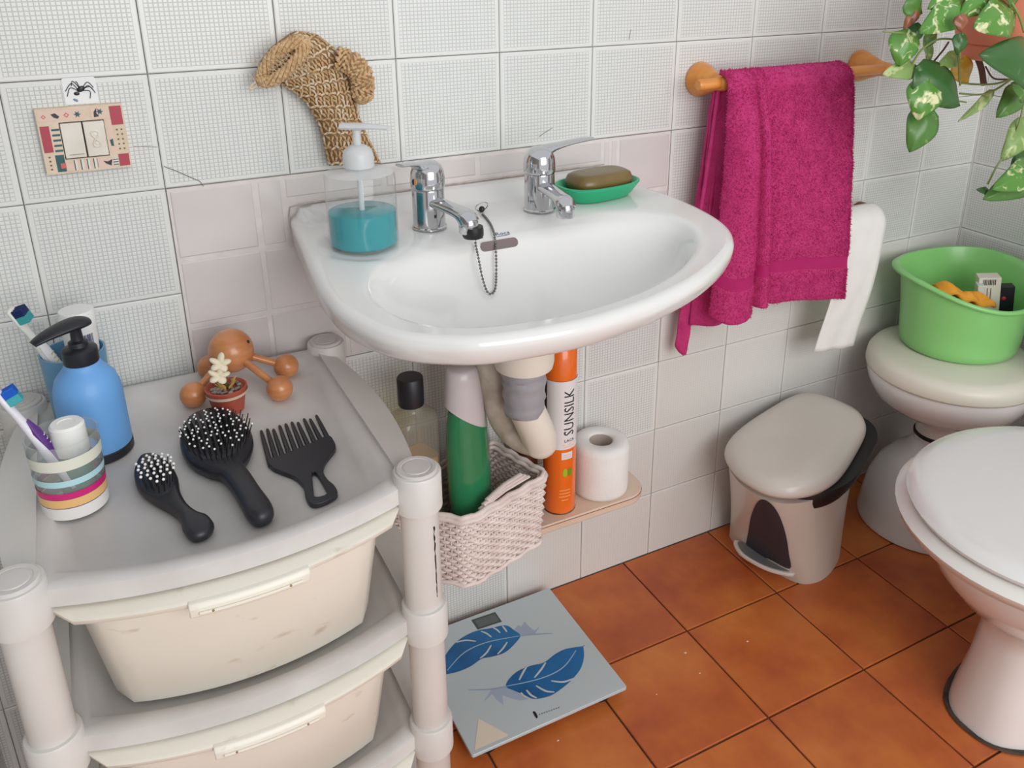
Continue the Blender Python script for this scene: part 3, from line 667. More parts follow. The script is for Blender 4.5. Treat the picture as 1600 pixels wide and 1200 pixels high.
tw = thing('bath_towel', 'magenta terry towel folded over the wooden rail', 'towel', (0.97, -0.07, 0.5))
m_tow = M('magenta_terry', (206, 62, 128), 0.95, sheen=0.6, col2=(194, 50, 116), vscale=35, bump=0.9, bscale=520)
m_band = M('magenta_band', (176, 22, 100), 0.8, sheen=0.3, bump=0.2, bscale=700)
def lerp(a, b_, t): return a + (b_ - a) * t
def plin(ks, s):
    for (a, va), (b_, vb) in zip(ks, ks[1:]):
        if s <= b_: return lerp(va, vb, sstep(a, b_, s))
    return ks[-1][1]
PILE = G(); PILE_N = [0]
def sheet(name, top, bot, zb, yf, ns=70, nt=60, over=True, band=None, pile=9000, thick=0.007, zt=None):
    """top/bot: s->x; zb: s->hem height; yf(s,t)->y; the head of the sheet rolls over the bar"""
    gr = []
    for i in range(nt + 1):
        t_ = i / nt; row = []
        for j in range(ns + 1):
            s_ = j / ns; x = lerp(top(s_), bot(s_), t_)
            if over and t_ < 0.06:
                a = PI / 2 * (1 - t_ / 0.06); rr = 0.0165
                y = BY - rr * math.cos(a) + (yf(s_, 0.06) - (BY - rr)) * (t_ / 0.06); z = BZ + rr * math.sin(a)
            else:
                tt = (t_ - 0.06) / 0.94 if over else t_; y = yf(s_, t_); z = lerp(BZ if over else zt(s_), zb(s_), tt)
            nn = noise.noise(Vector((x * 30, z * 30, 3.1))) * 0.0022
            row.append(Vector((x, y + nn, z)))
        gr.append(row)
    g = G(); W_ = ns + 1
    for i in range(nt):
        for j in range(ns): pass
    fs = []; ms = []
    for i in range(nt):
        for j in range(ns):
            fs.append([i * W_ + j, i * W_ + j + 1, (i + 1) * W_ + j + 1, (i + 1) * W_ + j]); ms.append(1 if band and band[0] <= i / nt < band[1] else 0)
    g.add([p for r in gr for p in r], fs); g.m = ms
    o = g.build(name, [m_tow, m_band], tw, ang=180, solid=thick)
    pg = G()
    for k in range(pile):
        i, j = random.randrange(nt), random.randrange(ns)
        if ms[i * ns + j]: continue
        a, b_ = random.random(), random.random(); p = gr[i][j].lerp(gr[i][j + 1], a).lerp(gr[i + 1][j].lerp(gr[i + 1][j + 1], a), b_)
        n_ = (gr[i][j + 1] - gr[i][j]).cross(gr[i + 1][j] - gr[i][j])
        if n_.length < 1e-12: continue
        n_.normalize()
        if n_.dot(CAM - p) < 0: n_ = -n_
        d = (n_ + Vector((jit(0.9), jit(0.5), jit(0.9) - 0.35))).normalized(); s2 = d.cross(Vector((jit(1), jit(1), jit(1)))).normalized() * 0.00055
        p = p + n_ * (thick * 0.45); ln = random.uniform(0.0022, 0.0042)
        pg.add([p - s2, p + s2, p + d * ln + s2 * 0.4, p + d * ln - s2 * 0.4], [[0, 1, 2, 3]])
    if pile:
        q = pg.build('terry_pile', m_tow, o, ang=180, weld=False); q['kind'] = 'stuff'
    return o
# back leaf, seen at the lower left
sheet('back_leaf', lambda s: lerp(0.838, 1.03, s), lambda s: plin([(0, 0.80), (0.1, 0.822), (0.5, 0.935), (1, 1.03)], s), lambda s: plin([(0, 0.470), (0.06, 0.452), (0.10, 0.495), (0.14, 0.512), (0.5, 0.500), (0.62, 0.53), (1, 0.54)], s),
      lambda s, t: -0.040 + 0.012 * t - 0.012 * math.exp(-((s - 0.06) / 0.03) ** 2) * t, over=False, zt=lambda s: BZ + 0.012, pile=5000, ns=60)
# inner pleats between the leaves
sheet('inner_pleat', lambda s: lerp(0.832, 0.88, s), lambda s: lerp(0.815, 0.93, s), lambda s: 0.515, lambda s, t: -0.052 - 0.01 * sstep(0.0, 0.3, s) + 0.006 * math.cos(s * 9), over=False, zt=lambda s: BZ + 0.012, pile=2500, ns=24)
for q in ([(1124, 134), (1116, 190), (1106, 260), (1094, 332)], [(1129, 150), (1124, 215), (1116, 275), (1108, 338)]):
    g = G(); g.tube(crom([py(u, v, -0.058) for u, v in q], 5, False), 0.0032, 8); g.build('folded_edge', m_tow, tw, ang=180)
def fy(s, t):
    f1 = math.exp(-((s - 0.13) / 0.10) ** 2)            # broad roll on the left
    f2 = math.exp(-((s - 0.335) / 0.055) ** 2)          # second narrower roll
    v1 = math.exp(-((s - 0.255) / 0.022) ** 2); v2 = math.exp(-((s - 0.415) / 0.016) ** 2)
    k = 0.35 + 0.65 * sstep(0, 0.3, t)
    y = -0.084 - 0.016 * sstep(0.43, 0.55, s) * (1 - 0.55 * s) - k * (0.034 * f1 + 0.026 * f2) + k * (0.016 * v1 + 0.012 * v2)
    return y - 0.006 * math.sin(PI * t) - 0.008 * sstep(0.8, 1.0, s) * t
sheet('front_leaf', lambda s: plin([(0, 0.828), (0.25, 0.875), (1, 1.083)], s), lambda s: plin([(0, 0.822), (0.27, 0.912), (0.42, 0.945), (1, 1.132)], s),
      lambda s: plin([(0, 0.550), (0.10, 0.536), (0.22, 0.538), (0.27, 0.552), (0.40, 0.548), (0.44, 0.548), (0.6, 0.545), (0.85, 0.528), (1, 0.524)], s), fy, ns=120, nt=90, band=(0.80, 0.845), pile=42000)

hold = thing('paper_holder', 'wooden toilet paper holder peeping out beside the magenta towel', 'paper holder', (1.15, 0, 0.63))
HX0, HX1, HZ, HY = 1.117, 1.250, 0.647, -0.050
g = G(); g.tube([(HX0, HY, HZ), (HX1, HY, HZ)], 0.009, 16); g.build('bar', m_wood, hold)
for x in (HX0 - 0.004, HX1 + 0.004):
    g = G(); g.lathe([(0.024, 0.0), (0.024, 0.008), (0.013, 0.03), (0.011, 0.046), (0.012, 0.058)], (x, 0, HZ), 24, rot=ry); g.build('bracket', M('dark_stained_wood', (120, 58, 36), 0.35), hold)
roll = thing('toilet_paper', 'hanging toilet paper roll with a long loose end beside the towel', 'toilet paper', (1.155, HY, HZ - 0.05))
rx = Matrix.Rotation(PI / 2, 3, 'Y')
g = G(); xa, xb = 1.128, 1.234
g.lathe([(0.0185, 0), (0.034, 0), (0.0355, 0.002), (0.0355, xb - xa - 0.002), (0.034, xb - xa), (0.0185, xb - xa), (0.0185, 0)], (xa, HY, HZ), 40, rot=rx, c0=False, c1=False); g.build('roll', m_paper, roll)
P = []
for i in range(13):
    a = PI / 2 * i / 12; P.append((HY - 0.0370 * math.sin(a), HZ + 0.0370 * math.cos(a)))
for i in range(1, 26):
    q = i / 25; P.append((HY - 0.0370 - 0.004 * math.sin(q * 4.5), HZ - 0.238 * q))
W_ = 13; vs = []; fs = []
for i, (y, z) in enumerate(P):
    for j in range(W_): x = lerp(xa, xb, j / (W_ - 1)); q = max(0, i - 12) / 25; vs.append((x - 0.036 * q, y - 0.0015 * math.sin(j * 1.1 + i * 0.3) * q, z - 0.006 * (j / W_) * q + 0.004 * (1 - j / W_) * q))
for i in range(len(P) - 1):
    for j in range(W_ - 1): fs.append([i * W_ + j, i * W_ + j + 1, (i + 1) * W_ + j + 1, (i + 1) * W_ + j])
g = G(); g.add(vs, fs); g.build('loose_end', m_paper, roll, ang=180, solid=0.0012)

# ================================================================== UNDER THE BASIN
SZ = 0.250
sh = thing('wall_shelf', 'narrow pale pink wooden shelf fixed to the tiles under the basin', 'shelf', (0.45, 0, SZ))
m_shelf = M('pale_shelf_board', (226, 202, 184), 0.45, col2=(216, 190, 168), vscale=12)
out = [(0.215, -0.0008), (0.215, -0.118), (0.655, -0.118)] + [(0.655 + 0.043 * math.sin(a), -0.075 - 0.043 * math.cos(a)) for a in [PI / 2 * i / 8 for i in range(1, 9)]] + [(0.698, -0.0008)]
g = G(); g.prism([(x, y, SZ - 0.016) for x, y in out], (0, 0, 1), 0.016); bd = g.build('board', m_shelf, sh, bevel=0.0015)
g = G(); g.tube([(x, y - 0.0002, SZ - 0.0035) for x, y in out[1:-1]], 0.0007, 5); g.build('edge_line', M('shelf_edge_brown', (128, 84, 60), 0.6), sh)
for x in (0.26, 0.64):
    g = G(); g.box((x, -0.03, SZ - 0.0185), (0.018, 0.058, 0.005)); g.box((x, -0.003, SZ - 0.034), (0.018, 0.005, 0.036)); g.build('bracket', m_white, sh)

# hair spray can
C = Vector((0.5345, -0.079, SZ)); R = 0.0275
can = thing('hairspray_can', 'orange and white hairspray can standing beside the toilet roll', 'spray can', C)
m_or = M('orange_lacquer', (240, 112, 28), 0.25, coat=0.4); m_lab = M('white_label', (232, 230, 230), 0.3, coat=0.3)
g = G(); g.lathe([(R - 0.003, 0), (R - 0.0005, 0.002), (R, 0.004), (R, 0.126)], C, 40); g.build('lower_body', m_or, can)
g = G(); g.lathe([(R, 0.126), (R, 0.250)], C, 40, c0=False, c1=False); g.build('label_band', m_lab, can)
g = G(); g.lathe([(R - 0.001, 0.250), (R - 0.0005, 0.2505), (R - 0.001, 0.300), (R - 0.006, 0.306), (0.004, 0.308)], C, 40); g.build('cap', m_or, can)
g = G(); g.lathe([(R + 0.0004, -0.0), (R + 0.0006, 0.0012), (R - 0.002, 0.003)], C, 40); g.build('base_rim', M('rim_metal', (150, 130, 110), 0.3, 1.0), can)
def wrap(vs, fs, ang0, zc, rot90, off=0.0005, R_=R, C_=C):
    """bend flat lettering round a cylinder"""
    out = []
    for p in vs:
        a_, h_ = (-p.y, p.x) if rot90 else (p.x, p.y)
        th = ang0 + a_ / R_; out.append(C_ + Vector(((R_ + off) * math.cos(th), (R_ + off) * math.sin(th), zc + h_)))
    return out, fs
vd = math.atan2(CAM.y - C.y, CAM.x - C.x)
m_blk = M('black_print', (28, 28, 32), 0.4)
def lettering(body, size, ang, zc, rot90, mat, name, stretch=1.0, par=None):
    vs, fs = text_geo(body, size); vs = [Vector((p.x * stretch, p.y, 0)) for p in vs]
    tb_ = bmesh.new(); bv = [tb_.verts.new(p) for p in vs]
    for f in fs: tb_.faces.new([bv[i] for i in f])
    bmesh.ops.triangulate(tb_, faces=tb_.faces); bmesh.ops.subdivide_edges(tb_, edges=tb_.edges, cuts=4, use_grid_fill=True); tb_.verts.index_update()
    vs = [v.co.copy() for v in tb_.verts]; fs = [[v.index for v in f.verts] for f in tb_.faces]; tb_.free()
    vs, fs = wrap(vs, fs, ang, zc, rot90); g = G(); g.add(vs, fs); return g.build(name, mat, par or can, weld=False)
lettering('SUNSILK', 0.0262, vd + 0.62, 0.193, True, m_blk, 'brand_lettering', 0.84)
lettering('LACA', 0.0075, vd + 0.62, 0.142, False, m_blk, 'product_lettering')
m_pk = M('pale_pink_print', (244, 196, 176), 0.4)
for z_, b_ in ((0.135, 0.012), (0.1305, 0.010)):
    vs = [(-b_, -0.0009, 0), (0, -0.0009, 0), (b_, -0.0009, 0), (b_, 0.0009, 0), (0, 0.0009, 0), (-b_, 0.0009, 0)]; vs, fs = wrap([Vector(p) for p in vs], [[0, 1, 4, 5], [1, 2, 3, 4]], vd + 0.62, z_, False); g = G(); g.add(vs, fs); g.build('small_print', m_pk, can, weld=False)
def cyl_patch(name, mat, a0, hw, z0_, z1_, off=0.0004):
    vs = []; fs = []; n = 8
    for i in range(n + 1):
        th = vd + a0 - hw + 2 * hw * i / n
        for z in (z0_, z1_): vs.append(C + Vector(((R + off) * math.cos(th), (R + off) * math.sin(th), z)))
    for i in range(n): fs.append([2 * i, 2 * i + 2, 2 * i + 3, 2 * i + 1])
    g = G(); g.add(vs, fs); return g.build(name, mat, can, weld=False)
cyl_patch('label_stripe', m_blk, -0.98, 0.10, 0.127, 0.249); cyl_patch('strength_label', m_lab, 0.48, 0.36, 0.1075, 0.1205)
for q, (w_, z_) in enumerate(((0.24, 0.1155), (0.28, 0.1115))): cyl_patch('small_print', m_pk, 0.48, w_, z_ - 0.0007, z_ + 0.0007, 0.0007)
for q, (w_, z_) in enumerate(((0.34, 0.048), (0.36, 0.042), (0.38, 0.036), (0.22, 0.029))): cyl_patch('small_print', M('peach_print', (250, 170, 110), 0.4), 0.36, w_, z_ - 0.0009, z_ + 0.0009, 0.0005)
for dx, mt_ in ((-0.004, M('lime_print', (164, 190, 40), 0.4)), (0.0045, M('leaf_print', (110, 150, 34), 0.4))):
    vs = [Vector((dx + 0.0045 * math.cos(a) * (0.9), 0.008 * math.sin(a), 0)) for a in [2 * PI * i / 16 for i in range(16)]]; vs, fs = wrap(vs, [list(range(16))], vd + 0.5, 0.082, False); g = G(); g.add(vs, fs); g.build('lime_emblem', mt_, can, weld=False)
# toilet roll on the shelf
C = Vector((0.6245, -0.065, SZ))
g = G(); R = 0.0495; HH = 0.098
g.lathe([(0.021, 0.0), (R - 0.006, 0.0), (R - 0.001, 0.003), (R, 0.01), (R, HH - 0.012), (R - 0.003, HH - 0.003), (R - 0.010, HH), (0.024, HH), (0.0205, HH - 0.003), (0.0205, 0.0)], C, 48, c0=False, c1=False)
tr_ = thing('toilet_roll', 'full white toilet roll standing on the pink shelf', 'toilet roll', C); g.build('paper', m_paper, tr_, ang=60)
g = G(); g.lathe([(0.0205, 0.001), (0.0205, HH - 0.004)], C, 32, c0=False, c1=False); g.build('cardboard_core', M('cardboard', (176, 164, 154), 0.9), tr_, solid=0.0008)
# a darker aerosol half hidden behind the hairspray
C2 = Vector((0.490, -0.040, SZ)); g = G(); g.lathe([(0.020, 0), (0.0215, 0.003), (0.0215, 0.14), (0.020, 0.146)], C2, 32); dc = thing('dark_aerosol', 'slim dark brown aerosol half hidden between drain pipe and hairspray', 'spray can', C2)
g.build('body', M('dark_brown_lacquer', (70, 34, 22), 0.3), dc); g = G(); g.lathe([(0.020, 0.146), (0.0205, 0.15), (0.0205, 0.262), (0.018, 0.268), (0.006, 0.27)], C2, 32); g.build('cap', m_dark, dc)

# drain pipe
dp = thing('drain_pipe', 'white plastic drain trap under the basin wrapped with grey tape', 'pipe', (0.402, -0.205, 0.44))
m_pvc = M('white_pvc', (230, 224, 212), 0.35); m_pvcd = M('stained_pvc', (206, 200, 188), 0.5, col2=(160, 148, 132), vscale=26)
PX_, PY_ = 0.404, -0.205
g = G(); g.lathe([(0.034, 0.6935), (0.042, 0.686), (0.042, 0.612), (0.040, 0.603), (0.030, 0.598)], (PX_, PY_, 0), 40); g.build('flange', m_pvc, dp)
rings = []; 
for i in range(11):
    z = 0.602 - 0.075 * i / 10; rr = 0.0315 - 0.004 * i / 10 + 0.0015 * math.sin(i * 2.4)
    rings.append([Vector((PX_ + (rr + 0.0014 * noise.noise(Vector((3 * math.cos(a), 3 * math.sin(a), i * 0.9)))) * math.cos(a), PY_ + (rr + 0.0014 * noise.noise(Vector((3 * math.cos(a), 3 * math.sin(a), i * 0.9 + 5)))) * math.sin(a), z + 0.003 * math.sin(a + i))) for a in [2 * PI * k / 36 for k in range(36)]])
g = G(); g.loft(rings); g.build('grey_tape', M('grey_tape', (158, 158, 164), 0.32, bump=0.2, bscale=80), dp, ang=60)
P = crom([(PX_, PY_, 0.565), (PX_ + 0.004, PY_, 0.535), (PX_ + 0.020, PY_ + 0.002, 0.495), (PX_ + 0.030, PY_ + 0.008, 0.470)], 6, False)
g = G(); g.tube(P + [P[-1] + Vector((0.002, 0.002, -0.006))], [0.0255] * len(P) + [0.022], 24); g.sphere(P[-1] + Vector((0.0, 0.0, -0.001)), 0.0255, 24, 14); g.build('front_leg', m_pvc, dp, ang=60)
P = crom([(PX_ + 0.026, PY_ + 0.014, 0.468), (PX_ + 0.012, PY_ + 0.035, 0.470), (PX_ - 0.004, PY_ + 0.052, 0.492), (PX_ - 0.014, PY_ + 0.060, 0.54), (PX_ - 0.020, PY_ + 0.066, 0.585), (PX_ - 0.022, PY_ + 0.09, 0.606), (PX_ - 0.022, PY_ + 0.13, 0.61), (PX_ - 0.022, PY_ + 0.2035, 0.61)], 6, False)
g = G(); g.tube(P, 0.0235, 24); g.build('back_leg', m_pvcd, dp, ang=60)

# wicker basket
N0 = Vector((0.313, -0.200, 0)); ud = Vector((0.956, 0.292, 0)).normalized(); vd_ = Vector((-0.292, 0.956, 0)); BW, BD = 0.164, 0.128
BZ0, BZ1 = SZ + 0.001, 0.372
bk = thing('wicker_basket', 'white painted wicker basket holding two bottles under the basin', 'basket', (N0 + ud * BW / 2 + vd_ * BD / 2) + Vector((0, 0, SZ)))
bc = N0 + ud * BW / 2 + vd_ * BD / 2
BC = [Vector((0.313, -0.200, 0)), Vector((0.471, -0.152, 0)), Vector((0.434, -0.024, 0)), Vector((0.205, -0.085, 0))]; bcen = (BC[0] + BC[1] + BC[2] + BC[3]) / 4
m_wick = M('white_wicker', (236, 224, 219), 0.6, col2=(220, 204, 198), vscale=40); m_wickd = M('wicker_inside', (150, 128, 118), 0.8)
def bpt(a, b_, z, off=0.0):
    """a, b_ in -1..1 on the basket plan; slight taper to the bottom"""
    k = 0.93 + 0.07 * (z - BZ0) / (BZ1 - BZ0); u_, w_ = (1 + a * (1 + off / 0.085)) / 2, (1 + b_ * (1 + off / 0.065)) / 2
    p = BC[0] * (1 - u_) * (1 - w_) + BC[1] * u_ * (1 - w_) + BC[2] * u_ * w_ + BC[3] * (1 - u_) * w_
    return bcen + (p - bcen) * k + Vector((0, 0, z))
def perim(n):
    rc = 0.2; out = []
    for cx_, cy_, a0 in ((1 - rc, 1 - rc, 0), (-1 + rc, 1 - rc, PI / 2), (-1 + rc, -1 + rc, PI), (1 - rc, -1 + rc, 1.5 * PI)):
        for i in range(n): a = a0 + PI / 2 * i / n; out.append((cx_ + rc * math.cos(a), cy_ + rc * math.sin(a)))
        x_, y_ = cx_ + rc * math.cos(a0 + PI / 2), cy_ + rc * math.sin(a0 + PI / 2)
        nx = {0: (-1 + rc, 1), 1: (-1, -1 + rc), 2: (1 - rc, -1), 3: (1, 1 - rc)}[int(round(a0 / (PI / 2)))]
        for i in range(0, n * 3): t_ = i / (n * 3); out.append((lerp(x_, nx[0], t_), lerp(y_, nx[1], t_)))
    return out
pr = perim(4); NP = len(pr); rowsN = 17
for sd_, nm in enumerate(('weave',)):
    g = G()
    for r_ in range(rowsN):
        z = BZ0 + 0.005 + (BZ1 - BZ0 - 0.016) * r_ / (rowsN - 1); pts = []
        for k in range(NP * 2):
            a, b_ = pr[(k // 2) % NP]; a2, b2 = pr[(k // 2 + 1) % NP]
            if k % 2: a, b_ = (a + a2) / 2, (b_ + b2) / 2
            w = math.sin(PI * (k / 2.0) + r_ * PI) if False else (1 if ((k // 2) + r_) % 2 else -1) * (1 if k % 2 == 0 else 0)
            pts.append(bpt(a, b_, z + jit(0.0006), 0.0026 * w))
        g.tube(pts, 0.0031, 6, closed=True)
    wv = g.build('weave', m_wick, bk, ang=180, weld=False); wv['kind'] = 'stuff'
g = G()
for k in range(0, NP):
    a, b_ = pr[k]; g.tube([bpt(a, b_, BZ0), bpt(a, b_, BZ1 - 0.002)], 0.0017, 6)
st = g.build('stakes', m_wick, bk, ang=180, weld=False); st['kind'] = 'stuff'
g = G(); g.add([bpt(a, b_, BZ0 + 0.001) for a, b_ in pr] + [bpt(a, b_, BZ0 + 0.006) for a, b_ in pr], [list(range(NP))[::-1], list(range(NP, 2 * NP))] + [[i, (i + 1) % NP, NP + (i + 1) % NP, NP + i] for i in range(NP)]); g.build('bottom', m_wick, bk)
for z, off, r_ in ((BZ1 - 0.002, 0.003, 0.0042), (BZ1 + 0.004, 0.0, 0.004), (BZ1 - 0.001, -0.004, 0.0036), (BZ0 + 0.003, 0.004, 0.0034)):
    g = G(); pts = [bpt(a, b_, z + 0.0012 * math.sin(k * 1.7), off + 0.0012 * math.cos(k * 1.7)) for k, (a, b_) in enumerate(pr)]; g.tube(pts, r_, 8, closed=True); g.build('rim_strand', m_wick, bk, ang=180)
# loose flat reed tucked along the front rim
for q in range(3):
    g = G(); p0, p1 = bpt(-0.62 + 0.08 * q, -0.93, BZ1 + 0.004 + 0.005 * q), bpt(0.62 - 0.1 * q, -0.86, BZ1 + 0.010 + 0.006 * q); g.tube([p0, p0.lerp(p1, 0.5) + Vector((0, 0, 0.004)), p1], 0.0042, 8, flat=0.5); g.build('reed', m_wick, bk)

# clear bottle with golden liquid
bz = BZ0 + 0.007
def sq_ring(c, hx, hy, r_, z, rot): return [c + rot @ p + Vector((0, 0, z)) for p in rrect(hx, hy, min(r_, hx * 0.98, hy * 0.98), 5)]
rot = Matrix.Rotation(0.29, 3, 'Z')
c = Vector((0.274, -0.102, bz))
bt = thing('clear_bottle', 'clear square bottle of golden shower oil with black cap in the basket', 'bottle', c)
hx, hy = 0.034, 0.0265
g = G(); g.loft([sq_ring(c, hx * 0.9, hy * 0.9, 0.01, 0, rot), sq_ring(c, hx, hy, 0.012, 0.004, rot), sq_ring(c, hx, hy, 0.012, 0.240, rot), sq_ring(c, hx * 0.94, hy * 0.92, 0.014, 0.252, rot), sq_ring(c, 0.019, 0.017, 0.016, 0.258, rot), sq_ring(c, 0.0155, 0.0155, 0.0155, 0.262, rot), sq_ring(c, 0.0155, 0.0155, 0.0155, 0.272, rot)], True, False); g.build('glass', glassy('bottle_plastic', (236, 229, 208), 0.14), bt, ang=50)
g = G(); k = 0.93; g.loft([sq_ring(c, hx * 0.86, hy * 0.84, 0.01, 0.003, rot), sq_ring(c, hx * k, hy * k, 0.011, 0.006, rot), sq_ring(c, hx * k, hy * k, 0.011, 0.18, rot)]); g.build('golden_liquid', pm('golden_liquid', (200, 164, 90), 0.2, alpha=0.98), bt, ang=50)
g = G()
for i in range(15): g.box(c + rot @ Vector((0.0, -hy * 1.0, 0)) + Vector((0, 0, 0.06 + i * 0.0072)), (0.030, 0.0012, 0.0016), rot)
g.build('ribs', M('amber_ribs', (150, 126, 76), 0.35), bt)
g = G(); g.lathe([(0.0185, 0.268), (0.019, 0.270), (0.019, 0.310), (0.0175, 0.312)], c, 32); g.build('cap', m_dark, bt)
# green bottle
c = Vector((0.352, -0.135, bz)); rot = Matrix.Rotation(0.15, 3, 'Z'); lean = Vector((-0.035, 0.01, 1.2))
gb = thing('green_bottle', 'green shampoo bottle with slanted translucent cap leaning in the basket', 'bottle', c)
def eg(hx, hy, z, n=28): return [c + rot @ Vector((hx * math.cos(2 * PI * j / n), hy * math.sin(2 * PI * j / n), 0)) + lean * z for j in range(n)]
g = G(); g.loft([eg(0.031, 0.021, 0), eg(0.034, 0.024, 0.005), eg(0.0355, 0.025, 0.06), eg(0.0365, 0.0255, 0.12), eg(0.0355, 0.025, 0.17), eg(0.033, 0.0235, 0.2), eg(0.027, 0.021, 0.226), eg(0.021, 0.018, 0.238)]); g.build('shell', glassy('green_bottle_shell', (246, 253, 250), 0.03), gb, ang=60)
g = G(); g.loft([eg(0.029, 0.019, 0.002), eg(0.032, 0.022, 0.006), eg(0.0335, 0.0232, 0.06), eg(0.0345, 0.0238, 0.12), eg(0.0335, 0.0232, 0.17), eg(0.031, 0.0218, 0.197), eg(0.026, 0.0195, 0.215)]); g.build('green_shampoo', pm('green_shampoo', (0, 128, 78), 0.12, alpha=0.985), gb, ang=60)
rg = []
for z, hx, hy, tl in ((0.206, 0.0325, 0.0248, 0.026), (0.212, 0.032, 0.0245, 0.022), (0.235, 0.030, 0.024, 0.010), (0.258, 0.0265, 0.022, 0.004), (0.268, 0.0235, 0.0195, 0.002), (0.2705, 0.019, 0.016, 0.0)):
    ring = eg(hx, hy, z); rg.append([p + Vector((0, 0, -tl * ((p - c) - lean * z).dot(Vector((0.9, -0.2, 0))) / hx)) for p in ring])
g = G(); g.loft(rg, False, True); g.build('slanted_cap', pm('milky_cap', (214, 206, 208), 0.25, alpha=0.88), gb, ang=60)
l_ = c + lean * 0.03 + rot @ Vector((0.012, -0.0262, 0)); g = G(); g.prism([l_ + rot @ Vector((x, 0, z)) for x, z in ((-0.006, -0.012), (0.005, -0.012), (0.009, 0.006), (-0.009, 0.012))], rot @ Vector((0, -1, 0)), 0.0006); g.build('label_mark', M('pale_green_label', (120, 176, 150), 0.4), gb)
# black bottle behind
c = Vector((0.372, -0.078, bz)); g = G(); g.lathe([(0.019, 0), (0.0205, 0.004), (0.0205, 0.20), (0.017, 0.212), (0.0165, 0.216)], c, 28)
bb = thing('black_bottle', 'dark navy bottle standing behind the green shampoo in the basket', 'bottle', c); g.build('body', M('beige_bottle', (176, 160, 136), 0.4), bb)
g = G(); g.lathe([(0.0205, 0.216), (0.0215, 0.219), (0.0215, 0.300), (0.019, 0.307), (0.006, 0.309)], c, 28); g.build('cap', M('navy_black_cap', (20, 24, 34), 0.35, bump=0.1, bscale=60), bb)

# ================================================================== PLASTIC DRAWER TOWER
xl_, xr_, yb_, yf_ = -0.2035, 0.177, -0.027, -0.393
tow = thing('drawer_tower', 'tall grey white plastic drawer tower with cream drawers beside the basin', 'drawer unit', (-0.013, -0.21, 0))
cxm, cym = (xl_ + xr_) / 2, (yb_ + yf_) / 2
TIERS = [0.604, 0.427, 0.250, 0.073]
def plan(ins, z, bow=0.034):
    """shelf plan with bowed front, walked counter-clockwise"""
    a, b_ = xl_ + 0.014 + ins, xr_ - 0.014 - ins; y1 = yb_ + 0.012 - ins; y0 = yf_ + ins; out = []
    n = 18
    for i in range(n + 1): t_ = i / n; out.append(Vector((lerp(a, b_, t_), y0 - bow * (1 - (2 * t_ - 1) ** 2) - 0.004, z)))
    for i in range(1, 5): out.append(Vector((b_, lerp(y0 - 0.004, y1, i / 5), z)))
    for i in range(0, 6): out.append(Vector((lerp(b_, a, i / 5), y1, z)))
    for i in range(1, 5): out.append(Vector((a, lerp(y1, y0 - 0.004, i / 5), z)))
    return out
for k, zt in enumerate(TIERS):
    g = G(); g.loft([plan(0.004, zt - 0.022), plan(0.0, zt - 0.021), plan(0.0, zt - 0.002), plan(0.003, zt), plan(0.016, zt), plan(0.020, zt - 0.004)])
    shf = g.build('shelf', m_tray, tow, ang=50)
    for s_, xe in ((-1, xl_), (1, xr_)):
        ra, rb, rc_, rd = [], [], [], []
        for i in range(17):
            t_ = i / 16; y = lerp(yb_ - 0.012, yf_ + 0.012, t_); w = math.sin(PI * t_) ** 0.8
            xi, xo = xe - s_ * 0.016, xe + s_ * (0.004 + 0.020 * w)
            ra.append(Vector((xi, y, zt + 0.0045))); rb.append(Vector((xo, y, zt - 0.004))); rc_.append(Vector((xo, y, zt - 0.010 - 0.012 * w))); rd.append(Vector((xi, y, zt - 0.02)))
        g = G(); g.loft([list(q) for q in zip(ra, rb, rc_, rd)]); g.build('side_wing', m_greyplastic, shf, ang=50)
    for x in (xl_, xr_):
        for y in (yb_, yf_):
            g = G(); g.lathe([(0.0225, zt - 0.036), (0.0262, zt - 0.034), (0.0262, zt + 0.009), (0.025, zt + 0.011), (0.0215, zt + 0.0112)], (x, y, 0), 32)
            cl = g.build('collar', m_greyplastic, shf, ang=50)
            if k == 0:
                g = G(); g.lathe([(0.0222, zt + 0.009), (0.0222, zt + 0.0135), (0.021, zt + 0.0145), (0.017, zt + 0.0143), (0.0165, zt + 0.0135), (0.0145, zt + 0.0135), (0.014, zt + 0.0146), (0.002, zt + 0.0148)], (x, y, 0), 32); g.build('cap', m_tray, cl, ang=30)
for x in (xl_, xr_):
    for y in (yb_, yf_):
        g = G(); z0_ = 0.0
        g.lathe([(0.0195, 0.0), (0.0212, 0.003), (0.0212, 0.60)], (x, y, 0), 32); ps = g.build('post', m_greyplastic, tow, ang=50)
        if x > 0 and y < -0.3:
            pts = []
            for i in range(30):
                q = i / 29; th = -1.57 + 0.45 + 0.05 * noise.noise(Vector((q * 14, 0, 0))); z = lerp(0.550, 0.455, q); pts.append(Vector((x + 0.0213 * math.cos(th), y + 0.0213 * math.sin(th), z)))
            g = G(); g.tube(pts, [0.0012 * (1 if random.random() > 0.2 else 0.4) * (1 - 0.5 * i / 29) for i in range(30)], 5); g.build('split', m_black, ps)
def dplan(hw, y0, y1, bow, z, r_=0.02, x_c=-0.013):
    out = []; n = 18
    for i in range(n + 1):
        t_ = i / n; x = lerp(-hw, hw, t_); e = sstep(0.0, 0.06, t_) * sstep(0.0, 0.06, 1 - t_); out.append(Vector((x_c + x, y0 - bow * (1 - (2 * t_ - 1) ** 2) + r_ * (1 - e), z)))
    for i in range(1, 4): out.append(Vector((x_c + hw, lerp(y0 + r_, y1, i / 3), z)))
    for i in range(1, 4): out.append(Vector((lerp(x_c + hw, x_c - hw, i / 3), y1, z)))
    for i in range(1, 3): out.append(Vector((x_c - hw, lerp(y1, y0 + r_, i / 3), z)))
    return out
nt = m_cream.node_tree; bs = nt.nodes['Principled BSDF']; src = bs.inputs['Base Color'].links[0].from_socket
